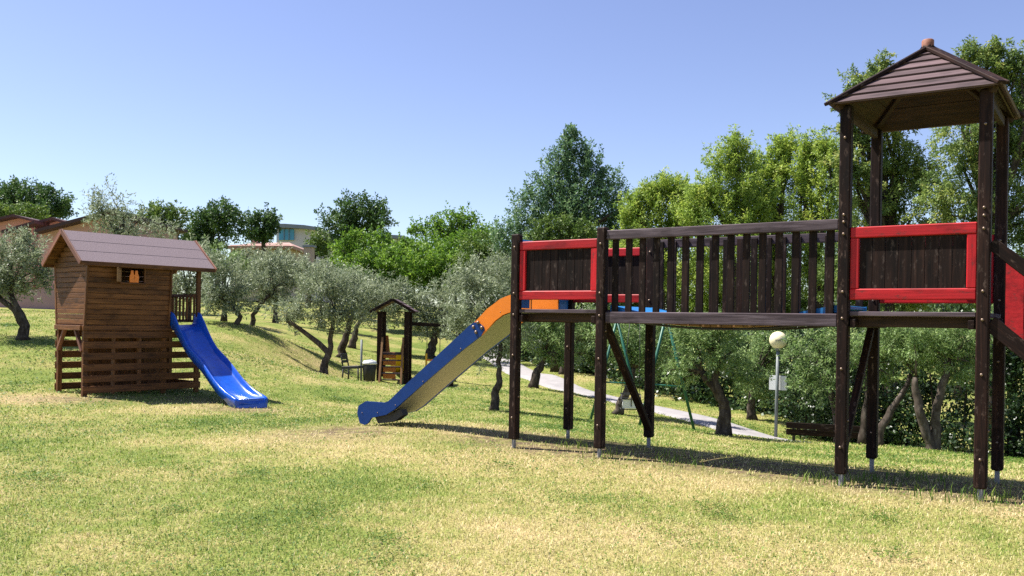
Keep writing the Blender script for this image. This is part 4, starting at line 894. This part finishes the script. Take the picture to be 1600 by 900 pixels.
# chair
q = gpt(551, 22.6); 
ch = thing('metal_chair', 'dark metal garden seat standing alone under the split trunk olive', 'chair', q)
def J(x, y, z): return q + Vector((x * .95 + y * .3, y * .95 - x * .3, z)) * .74
for x, y in ((-.26, -.2), (.30, -.2), (-.26, .2), (.30, .2)): tube('leg', [J(x * 1.08, y * 1.1, -.03), J(x, y, .40)], .02, 'dark_metal', ch, 6)
beam('seat', J(-.29, 0, .41), J(.33, 0, .45), .34, .07, 'dark_metal', ch)
for y in (-.2, .2): tube('back_post', [J(-.26, y, .4), J(-.36, y, .86)], .018, 'dark_metal', ch, 6)
for z, x in ((.62, -.31), (.74, -.335), (.84, -.355)): beam('back_slat', J(x, -.23, z), J(x, .23, z), .02, .07, 'dark_metal', ch)
# green swing frame
sg = thing('swing_frame', 'green metal swing frame seen under the bridge', 'swing', gpt(1000, 19.3))
tops = []
for (pxt, d, f1, f2, pyt) in ((964, 19.9, 922, 1006, 500), (1041, 18.2, 998, 1086, 492)):
    tp = at(pxt, pyt, d); tops.append(tp)
    for fx in (f1, f2): p = gpt(fx, d); p.z -= .05; tube('frame_leg', [p, tp], .03, 'green_metal', sg, 8)
    a, b_ = gpt(f1, d), gpt(f2, d); tube('cross_bar', [a.lerp(tp, .38), b_.lerp(tp, .38)], .018, 'green_metal', sg, 8)
tube('top_bar', [tops[0].lerp(tops[1], -.06), tops[0].lerp(tops[1], 1.06)], .034, 'green_metal', sg, 8)
mdp = tops[0].lerp(tops[1], .45); sp = Vector((mdp.x - .12, mdp.y, g1(mdp.x, mdp.y) + .42))
sseat = prism('swing_seat', [sp + Vector((-.19, 0, -.06)), sp + Vector((.19, 0, -.06)), sp + Vector((.17, 0, .13)), sp + Vector((-.17, 0, .13))], Vector((0, .04, 0)), 'white_board', sg)
for z in (-.08, .14, .24): tube('seat_frame', [sp + Vector((-.2, -.02, z)), sp + Vector((.2, -.02, z)), sp + Vector((.2, .3, z)), sp + Vector((-.2, .3, z)), sp + Vector((-.2, -.02, z))], .011, 'dark_metal', sseat, 5, False)
for x in (-.2, .2): tube('seat_frame', [sp + Vector((x, -.02, -.08)), sp + Vector((x, -.02, .24))], .011, 'dark_metal', sseat, 5)
tube('seat_frame', [sp + Vector((0, -.03, -.02)), sp + Vector((0, -.03, .24))], .011, 'dark_metal', sseat, 5)
for x in (-.2, .2): tube('chain', [sp + Vector((x, .13, .24)), mdp + Vector((x * .5 - .06, 0, 0))], .007, 'dark_metal', sg, 5)
# globe lamp with notice plate
q = gpt(1212, 20); lt = at(1216, 531.5, 20)
lp_ = thing('street_lamp', 'grey lamp post with cream globe beside the path', 'street lamp', q)
tube('pole', [q + Vector((0, 0, -.1)), Vector((lt.x, lt.y, lt.z - .18))], .038, 'grey_metal', lp_, 10)
gr = 13.6 / FPX * 20
gl = mobj('globe', revolve([(gr * math.sin(a) if 0 < a < math.pi else .0005, -gr * math.cos(a)) for a in np.linspace(.02, math.pi - .001, 15)], 24), 'globe_plastic', lp_, Matrix.Translation(lt))
mobj('collar', revolve([(.06, -gr - .04), (.075, -gr + .03), (.07, -gr + .05)], 12), 'grey_metal', lp_, Matrix.Translation(lt))
V, Fc = [], []                         # dark scrawl on the globe
for stx in ([(-.11, .0), (-.10, .045), (-.085, .0), (-.07, .04)], [(-.055, .03), (-.05, -.005), (-.035, .04), (-.025, .0)], [(-.012, -.005), (-.008, .045), (-.02, .03)]):
    pts = []
    for a, z in stx:
        y = -math.sqrt(max(gr * gr - a * a - (z - .02) ** 2, 0)) - .001; pts.append(Vector((a, y, z - .02)))
    tube_arrays(V, Fc, pts, [.0055] * len(pts), 4)
mobj('scrawl', mesh(V, Fc), 'ink', gl, Matrix.Translation(lt))
sp_ = at(1216.5, 598.5, 20) + Vector((0, .05, 0))
sn = mobj('notice_plate', cbox(.38, .012, .32, .003, 'white_board'), None, None, Matrix.Translation(sp_) @ Matrix.Rotation(R(-28), 4, 'Z'), label='square white notice plate fixed to the lamp post', cat='sign')
# park bench
q = gpt(1285, 17.5)
bq = thing('park_bench', 'low dark slatted bench seen from behind beside the path', 'bench', q)
bd = Vector((.93, -.36, 0)); bn_ = Vector((.36, .93, 0))
def BK(a, n, z): return q + bd * a + bn_ * n + Vector((0, 0, z))
for a in (-.55, .85):
    tube('leg', [BK(a, 0.05, -.05), BK(a, 0.0, .16), BK(a, -.05, .40)], .02, 'dark_metal', bq, 6); tube('leg', [BK(a, .34, -.05), BK(a, .32, .17), BK(a, .0, .17)], .02, 'dark_metal', bq, 6)
for z, n in ((.235, -.03), (.365, -.06)): beam('back_slat', BK(-.68, n, z), BK(1.0, n, z), .03, .115, 'plank_wood', bq)
for n in (.06, .16, .26, .36): beam('seat_slat', BK(-.68, n, .19), BK(1.0, n, .19), .085, .03, 'plank_wood', bq)

# ------------------------------------------------------------------ grass blades
def blades(n, dmin, dmax, hmean, wmin, wk, seed, half=.72, power=1.0):
    rng = np.random.default_rng(seed)
    u = rng.uniform(0, 1, n); d = (dmin ** (1 - power) + u * (dmax ** (1 - power) - dmin ** (1 - power))) ** (1 / (1 - power)) if power != 1 else dmin * (dmax / dmin) ** u
    x = rng.uniform(-half, half, n) * d; y = d
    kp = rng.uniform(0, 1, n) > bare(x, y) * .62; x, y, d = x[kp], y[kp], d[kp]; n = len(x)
    z = gz(x, y)
    wd = np.maximum(wmin, wk * d) * rng.uniform(.7, 1.3, n); h = hmean * rng.uniform(.5, 1.35, n) * (1 + .010 * d)
    az = rng.uniform(0, 2 * np.pi, n); lean = rng.uniform(.25, 1.25, n)
    dx, dy = np.cos(az), np.sin(az); px_, py_ = -dy, dx
    v = np.empty((n, 5, 3))
    def setp(i, s, up, side):
        v[:, i, 0] = x + dx * s + px_ * side; v[:, i, 1] = y + dy * s + py_ * side; v[:, i, 2] = z + up - .004
    s1 = h * .35 * lean; s2 = h * 1.05 * lean; u1 = h * .62; u2 = h * (1 - .35 * lean ** 2 * .7)
    setp(0, 0, 0, wd / 2); setp(1, 0, 0, -wd / 2); setp(2, s1, u1, wd * .4); setp(3, s1, u1, -wd * .4); setp(4, s2, u2, 0)
    b = np.arange(n)[:, None] * 5
    f = np.concatenate([b + np.array([[0, 1, 3]]), b + np.array([[0, 3, 2]]), b + np.array([[2, 3, 4]])], axis=0)
    me = npmesh(v.reshape(-1, 3), f)
    t = np.clip(rng.beta(1.6, 1.6, n) + dryness(x, y) * .75, 0, 1.8)
    a = me.attributes.new('tint', 'FLOAT', 'POINT'); a.data.foreach_set('value', np.repeat(t, 5).astype(np.float32))
    return me
mobj('grass', blades(315000, 3.6, 36, .028, .0038, .0008, 11), 'grass_blade', kind='stuff', label='short mown lawn grass, green with straw coloured blades', cat='grass')
def clover(n, seed):
    rng = np.random.default_rng(seed); nc = 260
    dc = 3.8 * (24 / 3.8) ** rng.uniform(0, 1, nc); xc = rng.uniform(-.72, .72, nc) * dc; rc = rng.uniform(.08, .4, nc) * (.6 + dc * .06)
    ci = rng.integers(0, nc, n); x = xc[ci] + rng.normal(0, 1, n) * rc[ci]; y = dc[ci] + rng.normal(0, 1, n) * rc[ci] * 1.3
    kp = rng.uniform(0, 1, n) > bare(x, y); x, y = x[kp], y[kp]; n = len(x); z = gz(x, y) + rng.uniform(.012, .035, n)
    r = np.maximum(.006, .0009 * np.hypot(x, y)) * rng.uniform(.7, 1.4, n); az = rng.uniform(0, 6.28, n); v = np.empty((n, 4, 3)); t1, t2 = rng.normal(0, .35, n), rng.normal(0, .35, n)
    for i in range(4):
        a = az + i * np.pi / 2; cx_, sy_ = np.cos(a) * r, np.sin(a) * r; v[:, i, 0] = x + cx_; v[:, i, 1] = y + sy_; v[:, i, 2] = z + cx_ * t1 + sy_ * t2
    me = npmesh(v.reshape(-1, 3), np.arange(n * 4).reshape(n, 4)); a = me.attributes.new('tint', 'FLOAT', 'POINT'); a.data.foreach_set('value', np.repeat(rng.uniform(-.35, .25, n), 4).astype(np.float32))
    return me
mobj('clover', clover(60000, 21), 'grass_blade', kind='stuff', label='small dark clover leaves scattered in patches through the lawn', cat='clover')
# taller weeds round the posts
def weeds():
    rng = np.random.default_rng(5); spots = [Q(TC, .0, 0), Q(TC + .3, .15, 0), Q(TC + .15, .4, 0), Q(TD, .0, 0), Q(TD + .15, .1, 0), Q(TC - .25, .05, 0), Q(TB, .05, 0), Q(TB + .5, .5, 0), Q(TD - .3, .0, 0), Q(TC + .5, .9, 0), Q(TA + .5, .4, 0), Q(TB + .8, .1, 0)]
    V, Fc = [], []
    T_ = []
    for s in spots:
        for _ in range(40):
            b = s + Vector((rng.normal(0, .13), rng.normal(0, .13), 0)); b.z = g1(b.x, b.y) - .01
            h = rng.uniform(.035, .13); az = rng.uniform(0, 6.28); d = Vector((math.cos(az), math.sin(az), 0)); p = Vector((-d.y, d.x, 0)); w_ = rng.uniform(.003, .006)
            i = len(V); l_ = rng.uniform(.2, .8); V.extend([b + p * w_, b - p * w_, b + d * h * .25 * l_ + Z * h * .6 + p * w_ * .8, b + d * h * .25 * l_ + Z * h * .6 - p * w_ * .8, b + d * h * .8 * l_ + Z * h]); Fc.extend([[i, i + 1, i + 3, i + 2], [i + 2, i + 3, i + 4]]); T_ += [rng.uniform(0, .3)] * 5
    me = mesh(V, Fc); a = me.attributes.new('tint', 'FLOAT', 'POINT'); a.data.foreach_set('value', np.array(T_, dtype=np.float32))
    mobj('weeds', me, 'grass_blade', kind='stuff', label='taller green weeds growing round the tower posts', cat='weeds')
weeds()
S.cycles.max_bounces = 8; S.cycles.transparent_max_bounces = 4
try: S.cycles.use_denoising = False
except Exception: pass
